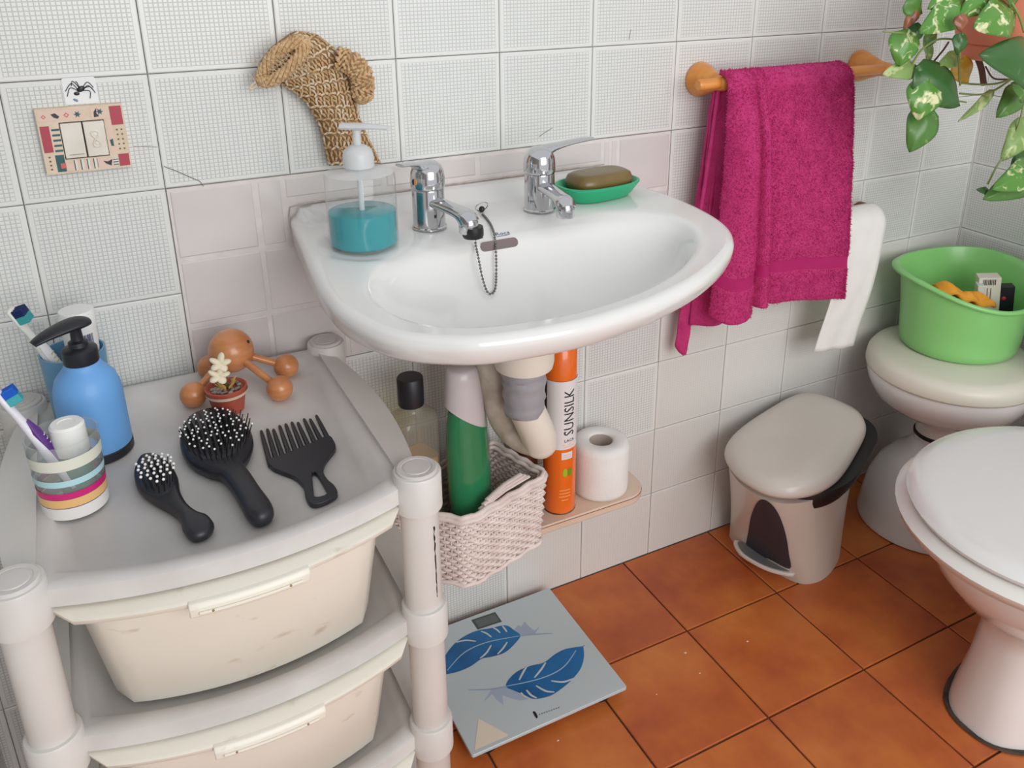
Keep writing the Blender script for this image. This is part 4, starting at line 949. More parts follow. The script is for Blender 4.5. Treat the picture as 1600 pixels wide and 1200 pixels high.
tcx = nt.nodes.new('ShaderNodeTexCoord'); mpx = nt.nodes.new('ShaderNodeMapping'); mpx.inputs['Scale'].default_value = (14, 14, 34); nt.links.new(tcx.outputs['Object'], mpx.inputs[0])
nzx = nt.nodes.new('ShaderNodeTexNoise'); nzx.inputs['Scale'].default_value = 1.6; nzx.inputs['Detail'].default_value = 6; nt.links.new(mpx.outputs[0], nzx.inputs['Vector'])
rpx = nt.nodes.new('ShaderNodeMapRange'); rpx.inputs[1].default_value = 0.64; rpx.inputs[2].default_value = 0.78; rpx.inputs[4].default_value = 0.75; nt.links.new(nzx.outputs['Fac'], rpx.inputs[0])
mxx = nt.nodes.new('ShaderNodeMix'); mxx.data_type = 'RGBA'; nt.links.new(rpx.outputs[0], mxx.inputs[0]); nt.links.new(src, mxx.inputs[6]); mxx.inputs[7].default_value = lin((172, 142, 104)); nt.links.new(mxx.outputs[2], bs.inputs['Base Color'])
m_stain = M('brown_scuff', (196, 176, 146), 0.6)
for k in range(3):
    zt, zb_ = TIERS[k] - 0.0235, TIERS[k + 1] - 0.003
    g = G(); g.loft([dplan(0.128, -0.376, -0.05, 0.026, zb_ + 0.004), dplan(0.133, -0.381, -0.05, 0.027, zb_ + 0.008), dplan(0.150, -0.398, -0.04, 0.034, zt - 0.012), dplan(0.150, -0.398, -0.04, 0.034, zt - 0.004), dplan(0.147, -0.393, -0.044, 0.032, zt - 0.004), dplan(0.128, -0.372, -0.056, 0.025, zb_ + 0.012)])
    dr = g.build('drawer', m_cream, tow, ang=50)
    g = G(); g.loft([dplan(0.1505, -0.399, -0.038, 0.0345, zt - 0.017), dplan(0.158, -0.407, -0.036, 0.036, zt - 0.015), dplan(0.168, -0.414, -0.034, 0.037, zt - 0.008), dplan(0.169, -0.415, -0.034, 0.037, zt - 0.003), dplan(0.166, -0.412, -0.034, 0.037, zt - 0.001), dplan(0.147, -0.393, -0.05, 0.032, zt - 0.001)], c0=False, c1=False)
    g.build('rim', m_cream, dr, ang=60)
    # grip in the middle of the rim
    g = G(); rA = []
    for i in range(13):
        t_ = lerp(0.335, 0.665, i / 12); x = lerp(-0.169, 0.169, t_) - 0.013; y = -0.415 - 0.037 * (1 - (2 * t_ - 1) ** 2)
        rA.append([Vector((x, y + 0.004, zt - 0.0175)), Vector((x, y - 0.0045, zt - 0.0165)), Vector((x, y - 0.006, zt - 0.006)), Vector((x, y - 0.003, zt - 0.0015)), Vector((x, y + 0.006, zt - 0.0015))])
    g.loft(rA); gp = g.build('grip', m_cream, dr, ang=60, bevel=0.0012)
    g = G()
    for i in range(9):
        t_ = lerp(0.36, 0.64, i / 8); x = lerp(-0.169, 0.169, t_) - 0.013; y = -0.415 - 0.037 * (1 - (2 * t_ - 1) ** 2) - 0.0062; rA[i] = [Vector((x, y - 0.0006, zt - 0.013)), Vector((x, y - 0.0016, zt - 0.0115)), Vector((x, y - 0.0012, zt - 0.009)), Vector((x, y + 0.001, zt - 0.010))]
    g.loft(rA[:9]); g.build('grip_insert', m_cream, gp)
    for t_ in (0.395, 0.605):
        x = lerp(-0.169, 0.169, t_) - 0.013; y = -0.415 - 0.037 * (1 - (2 * t_ - 1) ** 2) - 0.0072; g = G(); g.sphere((x, y, zt - 0.0105), 0.0016, 10, 6, (1, 0.5, 1)); g.build('rivet', M('rust_dot', (150, 122, 86), 0.6), gp)

# ================================================================== THINGS ON TOP OF THE TOWER
TZ = 0.6003
def on(u, v, dz=0.0): return pz(u, v, TZ + dz)
# striped tumbler
C = Vector((-0.1515, -0.268, TZ)); R = 0.0330; Hc = 0.086
cup = thing('striped_tumbler', 'clear plastic tumbler with cream, blue, magenta and orange bands', 'cup', C)
def cr(z): return R * (0.93 + 0.10 * z / Hc)
g = G(); g.lathe([(cr(0) - 0.006, 0.0), (cr(0) - 0.001, 0.002), (cr(0.004), 0.005), (cr(Hc), Hc), (cr(Hc) - 0.0018, Hc), (cr(0.01) - 0.0018, 0.008), (0.004, 0.006)], C, 44); g.build('wall', m_clearcup, cup, ang=50)
for nm, z0_, z1_, col in (('white_base', 0.003, 0.0165, (228, 226, 224)), ('orange_band', 0.0175, 0.0270, (232, 186, 126)), ('magenta_band', 0.0275, 0.0345, (206, 36, 118)), ('blue_band', 0.0420, 0.0490, (178, 218, 224)), ('cream_band', 0.060, 0.0725, (222, 222, 208))):
    g = G(); g.lathe([(cr(z0_) + 0.0004, z0_), (cr(z1_) + 0.0004, z1_)], C, 44, c0=False, c1=False); g.build(nm, M('cup_' + nm, col, 0.35), cup)
c2 = C + Vector((0.006, 0.006, 0.0085)); tp = thing('toothpaste_tube', 'green tube with round white cap standing in the striped tumbler', 'tube', c2)
g = G(); g.lathe([(0.014, 0.0), (0.0165, 0.002), (0.0168, 0.052)], c2, 28); g.build('tube_body', M('green_tube', (24, 118, 92), 0.35), tp)
g = G(); g.lathe([(0.0168, 0.052), (0.0172, 0.054), (0.0165, 0.082), (0.0145, 0.0845), (0.0085, 0.0845), (0.008, 0.0838), (0.002, 0.084)], c2, 28); g.build('cap', m_white, tp, ang=30)
def toothbrush(name, label, foot, head, mats, up_hint, bcols):
    t = thing(name, label, 'toothbrush', foot); A, B = Vector(foot), Vector(head); d = (B - A).normalized(); L_ = (B - A).length
    P = [A, A + d * L_ * 0.15, A + d * L_ * 0.45, A + d * L_ * 0.6, A + d * L_ * 0.78, A + d * L_ * 0.86, B - d * 0.002, B]
    K_ = 1.3; g = G(); g.tube(P, [K_ * w for w in (0.004, 0.0062, 0.0062, 0.0048, 0.0034, 0.0055, 0.0062, 0.003)], 12, flat=[0.8, 0.8, 0.8, 0.8, 0.9, 0.55, 0.5, 0.5], upv=Vector(up_hint)); g.build('handle', mats[0], t, ang=70)
    sd, u_ = frame(d, Vector(up_hint))
    g = G(); q = [A + d * L_ * s_ + u_ * 0.0034 for s_ in (0.05, 0.3, 0.62, 0.72)]; g.tube(q, [0.0045, 0.0066, 0.0066, 0.003], 10, flat=0.8, upv=Vector(up_hint)); gr_ = g.build('grip', mats[1], t)
    g = G()
    for i in range(6): p = A + d * L_ * (0.40 + 0.035 * i) + u_ * 0.0084; g.tube([p - sd * 0.0035, p + sd * 0.0035], 0.0006, 5)
    g.build('grip_ridges', mats[2], gr_)
    for ci, mt_ in enumerate(bcols):
        g = G()
        for i in range(5):
            for j in range(4):
                s_ = 0.875 + 0.11 * (i + ci * 5) / (5 * len(bcols)); p = A + d * L_ * s_ + sd * (j - 1.5) * 0.0034; g.tube([p + u_ * 0.002, p + u_ * 0.0145], 0.0016, 5)
        g.build('bristles', mt_, t, weld=False)
    return t
m_bw = M('brush_white', (228, 226, 236), 0.3)
toothbrush('toothbrush', 'purple and white toothbrush with blue bristles in the striped tumbler', C + Vector((0.010, -0.004, 0.009)), py(-6, 612, -0.262), (m_bw, M('brush_purple', (92, 48, 128), 0.35), m_bw), (0.55, 0.1, 1), (M('teal_bristles', (70, 170, 176), 0.6), M('blue_bristles', (16, 92, 196), 0.6)))
# blue pump bottle
C = Vector((-0.1245, -0.166, TZ)); R = 0.0365
bp_ = thing('blue_pump_bottle', 'sky blue soap pump bottle with black pump and black foot', 'soap dispenser', C)
g = G(); g.lathe([(R - 0.002, 0), (R, 0.002), (R, 0.011), (R - 0.001, 0.012)], C, 44); g.build('foot', m_dark, bp_)
g = G(); g.lathe([(R - 0.0008, 0.012), (R - 0.0005, 0.013), (R - 0.001, 0.072), (R - 0.002, 0.084), (R - 0.0055, 0.096), (R - 0.012, 0.1045), (0.0205, 0.1085), (0.0190, 0.1125), (0.0175, 0.115)], C, 44); g.build('body', M('matte_sky_blue', (108, 166, 226), 0.5, coat=0.1), bp_, ang=60)
g = G(); g.lathe([(0.0178, 0.1145), (0.0183, 0.116), (0.0183, 0.130), (0.0165, 0.132), (0.0105, 0.134), (0.0098, 0.139), (0.0065, 0.141), (0.0058, 0.152), (0.0075, 0.156)], C, 32); pk = g.build('pump', m_dark, bp_, ang=35)
hd = Vector((-0.90, -0.36, 0)).normalized(); Z_ = Vector((0, 0, 1))
P = [C - hd * 0.0155 + Z_ * 0.1585, C - hd * 0.006 + Z_ * 0.1600, C + hd * 0.008 + Z_ * 0.1595, C + hd * 0.026 + Z_ * 0.1565, C + hd * 0.040 + Z_ * 0.1525, C + hd * 0.044 + Z_ * 0.1505]
g = G(); g.tube(crom(P, 4, False), [0.004 + 0.0105 * math.sin(min(1, (i / 20) * 2.6 + 0.25) * PI / 2) * (1 - 0.72 * sstep(0.3, 1.0, i / 20)) for i in range(21)], 16, flat=0.42); g.build('nozzle', m_dark, pk)
# blue cup with toothbrush and white tube
C = Vector((-0.136, -0.074, TZ)); R = 0.036
bc_ = thing('blue_tumbler', 'plain blue tumbler standing against the tiles behind the pump bottle', 'cup', C)
g = G(); g.lathe([(R - 0.006, 0), (R - 0.003, 0.002), (R, 0.092), (R - 0.0022, 0.092), (R - 0.0052, 0.006), (0.002, 0.005)], C, 40); g.build('wall', M('steel_blue_plastic', (104, 156, 192), 0.45), bc_, ang=50)
c2 = C + Vector((0.0105, -0.001, 0.0062)); wt = thing('white_tube', 'white tube with barcode standing upside down in the blue tumbler', 'tube', c2); lean = Vector((0.014, 0.0, 1))
def cring(r_, z, n=30): return [c2 + Vector((r_ * math.cos(2 * PI * j / n), r_ * math.sin(2 * PI * j / n), 0)) + lean * z for j in range(n)]
g = G(); g.loft([cring(0.014, 0), cring(0.0165, 0.003), cring(0.0188, 0.112)]); g.build('body', m_white, wt, ang=50)
g = G(); g.loft([cring(0.0192, 0.112), cring(0.0196, 0.114), cring(0.0196, 0.134), cring(0.0185, 0.136), cring(0.004, 0.1365)]); g.build('cap', m_white, wt, ang=40)
va = math.atan2(CAM.y - c2.y, CAM.x - c2.x); m_bar = M('navy_print', (40, 44, 92), 0.5); g = G()
for i in range(15):
    th = va - 0.1 + i * 0.06; w_ = random.choice((0.010, 0.018, 0.025)); z0_, z1_ = 0.092, 0.109
    q = [c2 + lean * z + Vector(((0.0190) * math.cos(a), (0.0190) * math.sin(a), 0)) for a, z in ((th - w_, z0_), (th + w_, z0_), (th + w_, z1_), (th - w_, z1_))]; g.quad(*q)
g.build('barcode', m_bar, wt, weld=False)
g = G()
for i in range(6):
    th = va + 0.25 + i * 0.085; q = [c2 + lean * z + Vector((0.0190 * math.cos(a), 0.0190 * math.sin(a), 0)) for a, z in ((th - 0.03, 0.081), (th + 0.03, 0.083), (th + 0.02, 0.089), (th - 0.02, 0.088))]; g.tube([q[0], q[1], q[2], q[3]], 0.0006, 5, closed=True)
g.build('tube_lettering', m_bar, wt, weld=False)
toothbrush('toothbrush', 'white toothbrush with teal and navy bristles leaning out of the blue tumbler', C + Vector((0.008, -0.006, 0.008)), py(14, 482, -0.085), (M('brush_ivory', (226, 226, 218), 0.3), m_white, M('brush_yellow', (196, 180, 96), 0.4)), (0.75, -0.4, 0.6), (M('teal_bristles', (70, 170, 176), 0.6), M('navy_bristles', (24, 42, 96), 0.6)))

# wooden massager
ms_ = thing('wooden_massager', 'turned wooden massager with round head and four ball feet', 'massager', on(365, 600))
Hd = py(361, 548, -0.068); feet = [on(302, 617, 0.0165), on(437, 607, 0.0165), on(447, 572, 0.0165)]
feet.append(Vector((Hd.x - 0.026, Hd.y + 0.030, TZ + 0.0165)))
g = G(); g.sphere(Hd, 0.0290, 32, 20); g.build('head', m_wood2, ms_, ang=180)
for f in feet:
    d = (f - Hd).normalized(); g = G(); g.tube([Hd + d * 0.024, f - d * 0.012], 0.0048, 14); lg = g.build('leg', m_wood2, ms_)
    g = G(); g.sphere(f, 0.0165, 24, 14); g.build('ball_foot', m_wood2, lg, ang=180)
g = G(); q = (CAM - Hd).normalized(); s_, u_ = frame(q); p = Hd + (q * 0.6 - s_ * 0.8 + u_ * 0.3).normalized() * 0.0288; g.sphere(p, 0.0022, 10, 6); g.build('peg_hole', m_black, ms_)
# flower pot ornament
C = on(358, 641); fp = thing('flower_pot_ornament', 'miniature terracotta pot with white fabric flowers before the wooden massager', 'ornament', C)
g = G(); g.lathe([(0.0165, 0), (0.0185, 0.002), (0.0225, 0.024), (0.0245, 0.0245), (0.0252, 0.0335), (0.0235, 0.0345), (0.0205, 0.030)], C, 32); g.build('pot', M('small_terracotta', (182, 84, 66), 0.6, var=0.12, vscale=40), fp, ang=40)
g = G(); g.lathe([(0.0247, 0.0250), (0.0255, 0.0290)], C, 32, c0=False, c1=False); g.build('pale_band', M('pot_pale_band', (214, 196, 170), 0.6), fp)
g = G()
for i in range(46):
    a, r_ = random.uniform(0, 6.28), 0.019 * math.sqrt(random.random()); g.sphere(C + Vector((r_ * math.cos(a), r_ * math.sin(a), 0.0315 + random.uniform(0, 0.002))), random.uniform(0.002, 0.0036), 7, 5, (1, 0.8, 0.7))
g.build('gravel', M('grey_gravel', (150, 142, 132), 0.8, var=0.3, vscale=120), fp, weld=False)['kind'] = 'stuff'
m_pet = M('cream_petal', (232, 222, 196), 0.7); m_yl = M('yellow_leaf', (214, 172, 84), 0.7); m_stm = M('olive_stem', (92, 84, 44), 0.7)
for top in (Vector((-0.003, 0.0, 0.066)), Vector((-0.007, -0.006, 0.053))):
    g = G(); g.tube([C + Vector((0.003, 0, 0.030)), C + top * 0.6 + Vector((0.002, 0, 0.012)), C + top], 0.0013, 7); st_ = g.build('stem', m_stm, fp)
    for i in range(5):
        a = 2 * PI * i / 5; d = Vector((math.cos(a), 0.5 * math.sin(a) - 0.4, 0.7 * math.sin(a) + 0.2)).normalized(); g = G(); g.sphere(C + top + d * 0.0066, 0.0078, 12, 8, (1, 0.75, 0.45), d.to_track_quat('X', 'Z').to_matrix()); g.build('petal', m_pet, st_)
for i in range(7):
    a = random.uniform(-2.8, 0.4); d = Vector((math.cos(a) * 0.7, math.sin(a) * 0.7, 1)).normalized(); p = C + Vector((0.005 * math.cos(a), 0.005 * math.sin(a), 0.031)); g = G(); sd, u_ = frame(d); ln = random.uniform(0.014, 0.022)
    g.tube([p, p + d * ln * 0.5, p + d * ln + Vector((0, 0, -0.001))], [0.0012, 0.0034, 0.0006], 8, flat=0.35); g.build('leaf', m_yl, fp)

# brushes and comb
def slab(pxs, z0_, h, n=5):
    P = crom([(pz(u, v, z0_ + h * 0.5)) for u, v in pxs], n, True); return P
def pill(g, P, z0_, h, r_=0.003):
    cc = sum(P, Vector()) / len(P)
    def ins(q, z):
        out = []
        m_ = len(P)
        for i in range(m_):
            t_ = (P[(i + 1) % m_] - P[i - 1]); nn = Vector((t_.y, -t_.x, 0))
            if nn.length < 1e-9: nn = Vector((0, 0, 0))
            else: nn.normalize()
            if nn.dot(P[i] - cc) < 0 and False: nn = -nn
            out.append(Vector((P[i].x - nn.x * q * SG, P[i].y - nn.y * q * SG, z)))
        return out
    area_ = sum(P[i].x * P[(i + 1) % len(P)].y - P[(i + 1) % len(P)].x * P[i].y for i in range(len(P))); SG = 1 if area_ > 0 else -1
    g.loft([ins(r_, z0_), ins(r_ * 0.3, z0_ + r_ * 0.3), ins(0, z0_ + r_), ins(0, z0_ + h - r_), ins(r_ * 0.3, z0_ + h - r_ * 0.3), ins(r_, z0_ + h)])
def bristle_field(parent, ctr, ax, ay, rx_, ry_, z0_, nx, ny, ln, splay, shape, r_pin=0.00055, tipr=0.0014, keep=1.0):
    gp, gt = G(), G()
    for i in range(nx):
        for j in range(ny):
            a, b_ = (i + 0.5) / nx * 2 - 1, (j + 0.5 + 0.25 * (i % 2)) / ny * 2 - 1
            if shape == 'round' and a * a + b_ * b_ > 1: continue
            p = ctr + ax * a * rx_ + ay * b_ * ry_ + Vector((0, 0, z0_ + 0.003 * (1 - a * a))); d = (Vector((0, 0, 1)) + ax * a * splay + ay * b_ * splay).normalized()
            gp.tube([p, p + d * ln], r_pin, 5); 
            if random.random() < keep: gt.sphere(p + d * ln, tipr, 8, 6)
    gp.build('pins', m_black, parent, weld=False)['kind'] = 'stuff'; gt.build('pin_tips', m_white, parent, weld=False)['kind'] = 'stuff'
# small oval brush
br = thing('small_hairbrush', 'small black hairbrush with white tipped pins and flared tail', 'hairbrush', on(255, 770))
P = slab([(222, 716), (211, 735), (212, 756), (222, 773), (240, 786), (262, 798), (280, 812), (287, 832), (301, 843), (322, 838), (335, 824), (326, 810), (308, 803), (292, 789), (282, 770), (278, 748), (266, 728), (245, 714)], TZ, 0.013)
g = G(); pill(g, P, TZ + 0.0005, 0.013, 0.005); g.build('handle', m_dark, br, ang=60)
c = on(246, 752, 0.013); axd = (on(262, 790, 0.013) - on(232, 716, 0.013)).normalized(); ayd = Vector((-axd.y, axd.x, 0))
g = G(); g.sphere(c, 0.02, 24, 12, (1.5, 0.86, 0.16), Matrix((axd, ayd, Vector((0, 0, 1)))).transposed()); g.build('cushion', m_dark, br)
bristle_field(br, c, axd, ayd, 0.028, 0.0155, 0.0, 9, 6, 0.017, 0.22, 'round', 0.0006, 0.0016)
# paddle brush
br = thing('paddle_hairbrush', 'large black paddle hairbrush with worn white pin tips', 'hairbrush', on(350, 730))
P = slab([(300, 656), (284, 680), (283, 704), (296, 726), (322, 741), (345, 748), (362, 768), (376, 792), (388, 812), (407, 817), (427, 806), (424, 790), (408, 768), (392, 744), (382, 730), (392, 712), (396, 690), (386, 668), (366, 652), (332, 645)], TZ, 0.018)
g = G(); pill(g, P, TZ + 0.0005, 0.019, 0.007); g.build('handle', m_dark, br, ang=60)
c = on(339, 690, 0.0175); axd = (on(352, 735, 0.0175) - on(328, 650, 0.0175)).normalized(); ayd = Vector((-axd.y, axd.x, 0))
g = G(); g.sphere(c, 0.03, 30, 14, (1.45, 1.12, 0.2), Matrix((axd, ayd, Vector((0, 0, 1)))).transposed()); g.build('cushion', M('grey_rubber_cushion', (58, 55, 58), 0.7, var=0.25, vscale=60), br)
bristle_field(br, c, axd, ayd, 0.043, 0.034, 0.0, 15, 13, 0.0185, 0.36, 'round', 0.0006, 0.00125, 0.55)
# wide comb
cb = thing('afro_comb', 'black wide toothed comb with open loop handle', 'comb', on(480, 730))
def combp(L_, n=4): return crom([pz(u, v, TZ + 0.003) for u, v in L_], n, True)
outl = combp([(419, 722), (425, 733), (440, 740), (460, 748), (474, 762), (478, 780), (488, 791), (508, 787), (527, 775), (523, 762), (512, 752), (505, 738), (510, 722), (524, 704), (522, 692), (512, 684), (480, 698), (440, 714)])
hole = combp([(488, 742), (496, 744), (510, 768), (512, 773), (505, 778), (492, 779), (490, 768)])
bmc = bmesh.new(); zc_ = TZ + 0.0006
def edge_loop(P):
    vs = [bmc.verts.new((p.x, p.y, 0)) for p in P]; return [bmc.edges.new((vs[i], vs[(i + 1) % len(vs)])) for i in range(len(vs))]
el = edge_loop(outl) + edge_loop(hole); bmesh.ops.triangle_fill(bmc, use_beauty=True, edges=el); bmc.verts.index_update()
fl = [[v.index for v in f.verts] for f in bmc.faces]; vl = [v.co.copy() for v in bmc.verts]; bmc.free()
g = G(); n_ = len(vl); no, nh = len(outl), len(hole)
g.add([Vector((p.x, p.y, zc_)) for p in vl] + [Vector((p.x, p.y, zc_ + 0.0055)) for p in vl], fl + [[i + n_ for i in f] for f in fl] + [[i, (i + 1) % no, n_ + (i + 1) % no, n_ + i] for i in range(no)] + [[no + i, no + (i + 1) % nh, n_ + no + (i + 1) % nh, n_ + no + i] for i in range(nh)])
g.build('comb_body', m_dark, cb, ang=50, bevel=0.001)
for i in range(10):
    q = i / 9; a = pz(lerp(423, 517, q), lerp(728, 694, q), TZ + 0.003); b_ = pz(lerp(408, 494, q), lerp(673, 649, q) + (3 if i in (2, 6, 8) else 0), TZ + 0.003)
    g = G(); g.tube([a, a.lerp(b_, 0.6), b_.lerp(a, 0.04), b_], [0.0031, 0.0026, 0.0020, 0.0012], 8, flat=0.85); g.build('tooth', m_dark, cb)

# ================================================================== BATHROOM SCALE
sc_ = thing('bathroom_scale', 'square glass bathroom scale with two blue feathers on the floor', 'scale', (0.412, -0.152, 0))
ZS = 0.025
g = G(); g.prism([Vector((0.412, -0.1515, ZS - 0.006)) + p for p in rrect(0.137, 0.1305, 0.004, 4)], (0, 0, 1), 0.006); g.build('glass_plate', M('silver_glass', (190, 202, 206), 0.18, coat=0.4), sc_, bevel=0.0008)
for x in (0.31, 0.514):
    for y in (-0.25, -0.053):
        g = G(); g.lathe([(0.02, 0), (0.0215, 0.003), (0.0215, 0.012), (0.017, 0.0135), (0.017, ZS - 0.0055)], (x, y, 0), 20); g.build('foot', m_dark, sc_)
g = G(); g.box((0.40, -0.06, 0.014), (0.11, 0.05, 0.011)); g.build('battery_box', m_dark, sc_)
def flat(name, pxs, mat, lift, smooth=True, n=5, par=None):
    P = [pz(660 + u / 4, 900 + v / 4, ZS + lift) for u, v in pxs]
    if smooth: P = crom(P, n, True)
    g = G(); g.add(P, [list(range(len(P)))]); return g.build(name, mat, par or sc_, weld=False)
m_f1 = M('feather_blue', (24, 108, 168), 0.4, col2=(12, 80, 134), vscale=14); m_fw = M('feather_vein', (150, 186, 212), 0.4); m_fg = M('feather_down', (150, 166, 190), 0.5)
flat('display', [(305, 275), (455, 225), (497, 285), (345, 335)], M('lcd_dark', (66, 72, 76), 0.3), 0.0003, False)
flat('display_screen', [(325, 278), (452, 236), (482, 280), (352, 322)], M('lcd_grey', (92, 100, 100), 0.25), 0.0005, False)
f1 = flat('feather', [(108, 622), (108, 622), (125, 535), (172, 455), (238, 392), (330, 345), (430, 325), (520, 308), (575, 340), (612, 372), (585, 415), (520, 475), (440, 503), (370, 518), (300, 565), (215, 600)], m_f1, 0.0003)
f2 = flat('feather', [(1006, 438), (1006, 438), (1010, 505), (988, 580), (930, 652), (868, 705), (795, 750), (700, 768), (640, 745), (570, 715), (522, 690), (545, 640), (600, 592), (680, 560), (760, 540), (830, 488), (900, 455)], m_f1, 0.0003)
def stroke(par, pxs, w, mat, lift=0.0006):
    P = crom([pz(660 + u / 4, 900 + v / 4, ZS + lift) for u, v in pxs], 6, False); k = len(P); g = G(); g.tube(P, [w * (0.35 + 0.65 * math.sin(PI * (0.12 + 0.76 * i / (k - 1)))) for i in range(k)], 6, flat=0.15); g.build('vein', mat, par)
m_pl = M('plate_gap', (192, 204, 208), 0.2)
stroke(f1, [(155, 590), (260, 480), (400, 415), (600, 375)], 0.0011, m_fw); stroke(f1, [(600, 375), (700, 364), (815, 358)], 0.0009, m_fg)
for q in ([(205, 415), (270, 402), (335, 408)], [(365, 345), (400, 358), (432, 382)], [(440, 322), (465, 335), (485, 355)], [(500, 312), (515, 330), (528, 350)], [(360, 515), (400, 480), (430, 432)], [(470, 488), (505, 450), (530, 412)]): stroke(f1, q, 0.0017, m_pl)
stroke(f2, [(960, 465), (880, 570), (740, 640), (520, 690)], 0.0011, m_fw); stroke(f2, [(520, 690), (420, 708), (290, 712)], 0.0009, m_fg)
for q in ([(655, 560), (630, 600), (605, 650)], [(770, 540), (745, 580), (700, 635)], [(945, 640), (880, 662), (805, 655)], [(825, 725), (770, 718), (710, 685)], [(715, 762), (680, 745), (650, 712)], [(650, 760), (630, 745), (615, 728)]): stroke(f2, q, 0.0018, m_pl)
m_dn = M('feather_down_pale', (160, 176, 196), 0.5)
flat('down_tuft', [(570, 338), (600, 306), (618, 318), (640, 284), (662, 312), (700, 340), (736, 314), (702, 361), (612, 373)], m_dn, 0.0002, False, par=f1)
flat('down_tuft', [(430, 711), (382, 786), (436, 738), (470, 778), (508, 806), (498, 742), (560, 766), (612, 778), (662, 770), (570, 716), (522, 691)], m_dn, 0.0002, False, par=f2)
flat('corner_sticker', [(350, 890), (535, 990), (530, 1003), (325, 1090)], M('cream_sticker', (226, 214, 196), 0.6), 0.0004, False)
flat('logo', [(690, 850), (705, 848), (720, 875), (716, 890), (705, 880)], m_blk, 0.0004)
g = G()
for i in range(9):
    u, v = 728 + i * 15, 863 - i * 5.4; p = [pz(660 + (u + a) / 4, 900 + (v + b_) / 4, ZS + 0.0004) for a, b_ in ((0, 0), (8, -3), (9, 4), (1, 7))]; g.quad(*p)
g.build('brand_lettering', M('grey_print', (120, 126, 130), 0.5), sc_, weld=False)

# ================================================================== PEDAL BIN
bn = thing('pedal_bin', 'small beige pedal bin with domed lid beside the tiled wall', 'bin', (1.05, -0.13, 0))
m_bin = M('beige_bin_plastic', (214, 207, 198), 0.3, coat=0.15)
lidp = crom([(0.912, -0.062, 0.246), (0.868, -0.135, 0.246), (0.874, -0.212, 0.246), (0.926, -0.252, 0.248), (1.004, -0.250, 0.252), (1.10, -0.208, 0.262), (1.165, -0.166, 0.272), (1.182, -0.105, 0.276), (1.142, -0.028, 0.276), (1.036, -0.028, 0.262)], 7, True)
basep = crom([(0.963, -0.045, 0), (0.966, -0.12, 0), (0.985, -0.198, 0), (1.02, -0.222, 0), (1.075, -0.212, 0), (1.135, -0.175, 0), (1.165, -0.12, 0), (1.14, -0.04, 0), (1.07, -0.022, 0), (0.99, -0.024, 0)], 7, True)
lc = sum(lidp, Vector()) / len(lidp); bcn = sum(basep, Vector()) / len(basep)
def lring(k, dz, P=None, c=None):
    P = P or lidp; c = c or lc; return [c + Vector(((p.x - c.x) * k, (p.y - c.y) * k, (p.z - c.z) * k + dz)) for p in P]
topb = lring(0.93, -0.022)
rg = [[p + Vector((0, 0, 0.0005)) for p in basep]]
for t_ in (0.03, 0.25, 0.5, 0.75, 0.92, 1.0): rg.append([b_.lerp(a, t_) for a, b_ in zip(topb, basep)])
g = G(); g.loft(rg); body = g.build('body', m_bin, bn, ang=60)
bm = bmesh.new(); bm.from_mesh(body.data); bm.transform(Matrix.Translation(ORG['pedal_bin'])); BIN = BVHTree.FromBMesh(bm); bm.free()
sh_ = Vector((0.034, -0.016, 0)); g = G(); g.loft([[p + sh_ * 0.7 for p in lring(0.84, -0.045)], [p + sh_ * 0.9 for p in lring(0.87, -0.03)], [p + sh_ for p in lring(0.895, -0.010)], [p + sh_ for p in lring(0.885, -0.006)]]); g.build('inner_bucket', m_black, bn, ang=60)
g = G(); g.loft([lring(0.95, -0.008), lring(0.985, -0.006), lring(1.0, 0.0), lring(0.995, 0.006), lring(0.96, 0.016), lring(0.88, 0.0225), lring(0.74, 0.0255), lring(0.5, 0.025), lring(0.25, 0.024), lring(0.05, 0.0238)]); g.build('lid', m_bin, bn, ang=60)
arch = crom([(1168, 862), (1170, 830), (1176, 800), (1187, 781), (1202, 784), (1217, 803), (1228, 835), (1233, 866), (1234, 888), (1200, 872)], 4, True)
qc = sum(arch, Vector((0, 0))) / len(arch); rgs = []
for k in (1.0, 0.8, 0.6, 0.4, 0.2, 0.02):
    ring = []
    for q in arch:
        q = qc + (q - qc) * k; l, n = hit(BIN, q[0], q[1]); ring.append(l + n * 0.0012)
    rgs.append(ring)
g = G(); g.loft(rgs, False, True); g.build('pedal_recess', M('dark_recess', (52, 52, 64), 0.5), bn)
pe = [pz(u, v, 0.030) for u, v in ((1147, 843), (1153, 860), (1175, 876), (1205, 890), (1240, 897), (1241, 886), (1228, 876), (1200, 862), (1172, 850))]
g = G(); g.prism(crom(pe, 3, True), (0, 0, -1), 0.008); pd = g.build('pedal', m_bin, bn, bevel=0.002)
ce = sum(pe, Vector()) / len(pe); g = G(); g.prism([ce + (p - ce) * 0.86 + Vector((0, 0, 0.0005)) for p in crom(pe, 3, True)], (0, 0, 1), 0.0012); g.build('tread', M('grey_tread', (112, 112, 114), 0.5), pd)
for u, v in ((1158, 852), (1236, 888)):
    p = pz(u, v, 0.03); g = G(); g.box((p.x + 0.008, p.y + 0.004, 0.0125), (0.012, 0.010, 0.024)); g.build('pedal_stop', m_bin, pd, bevel=0.002)

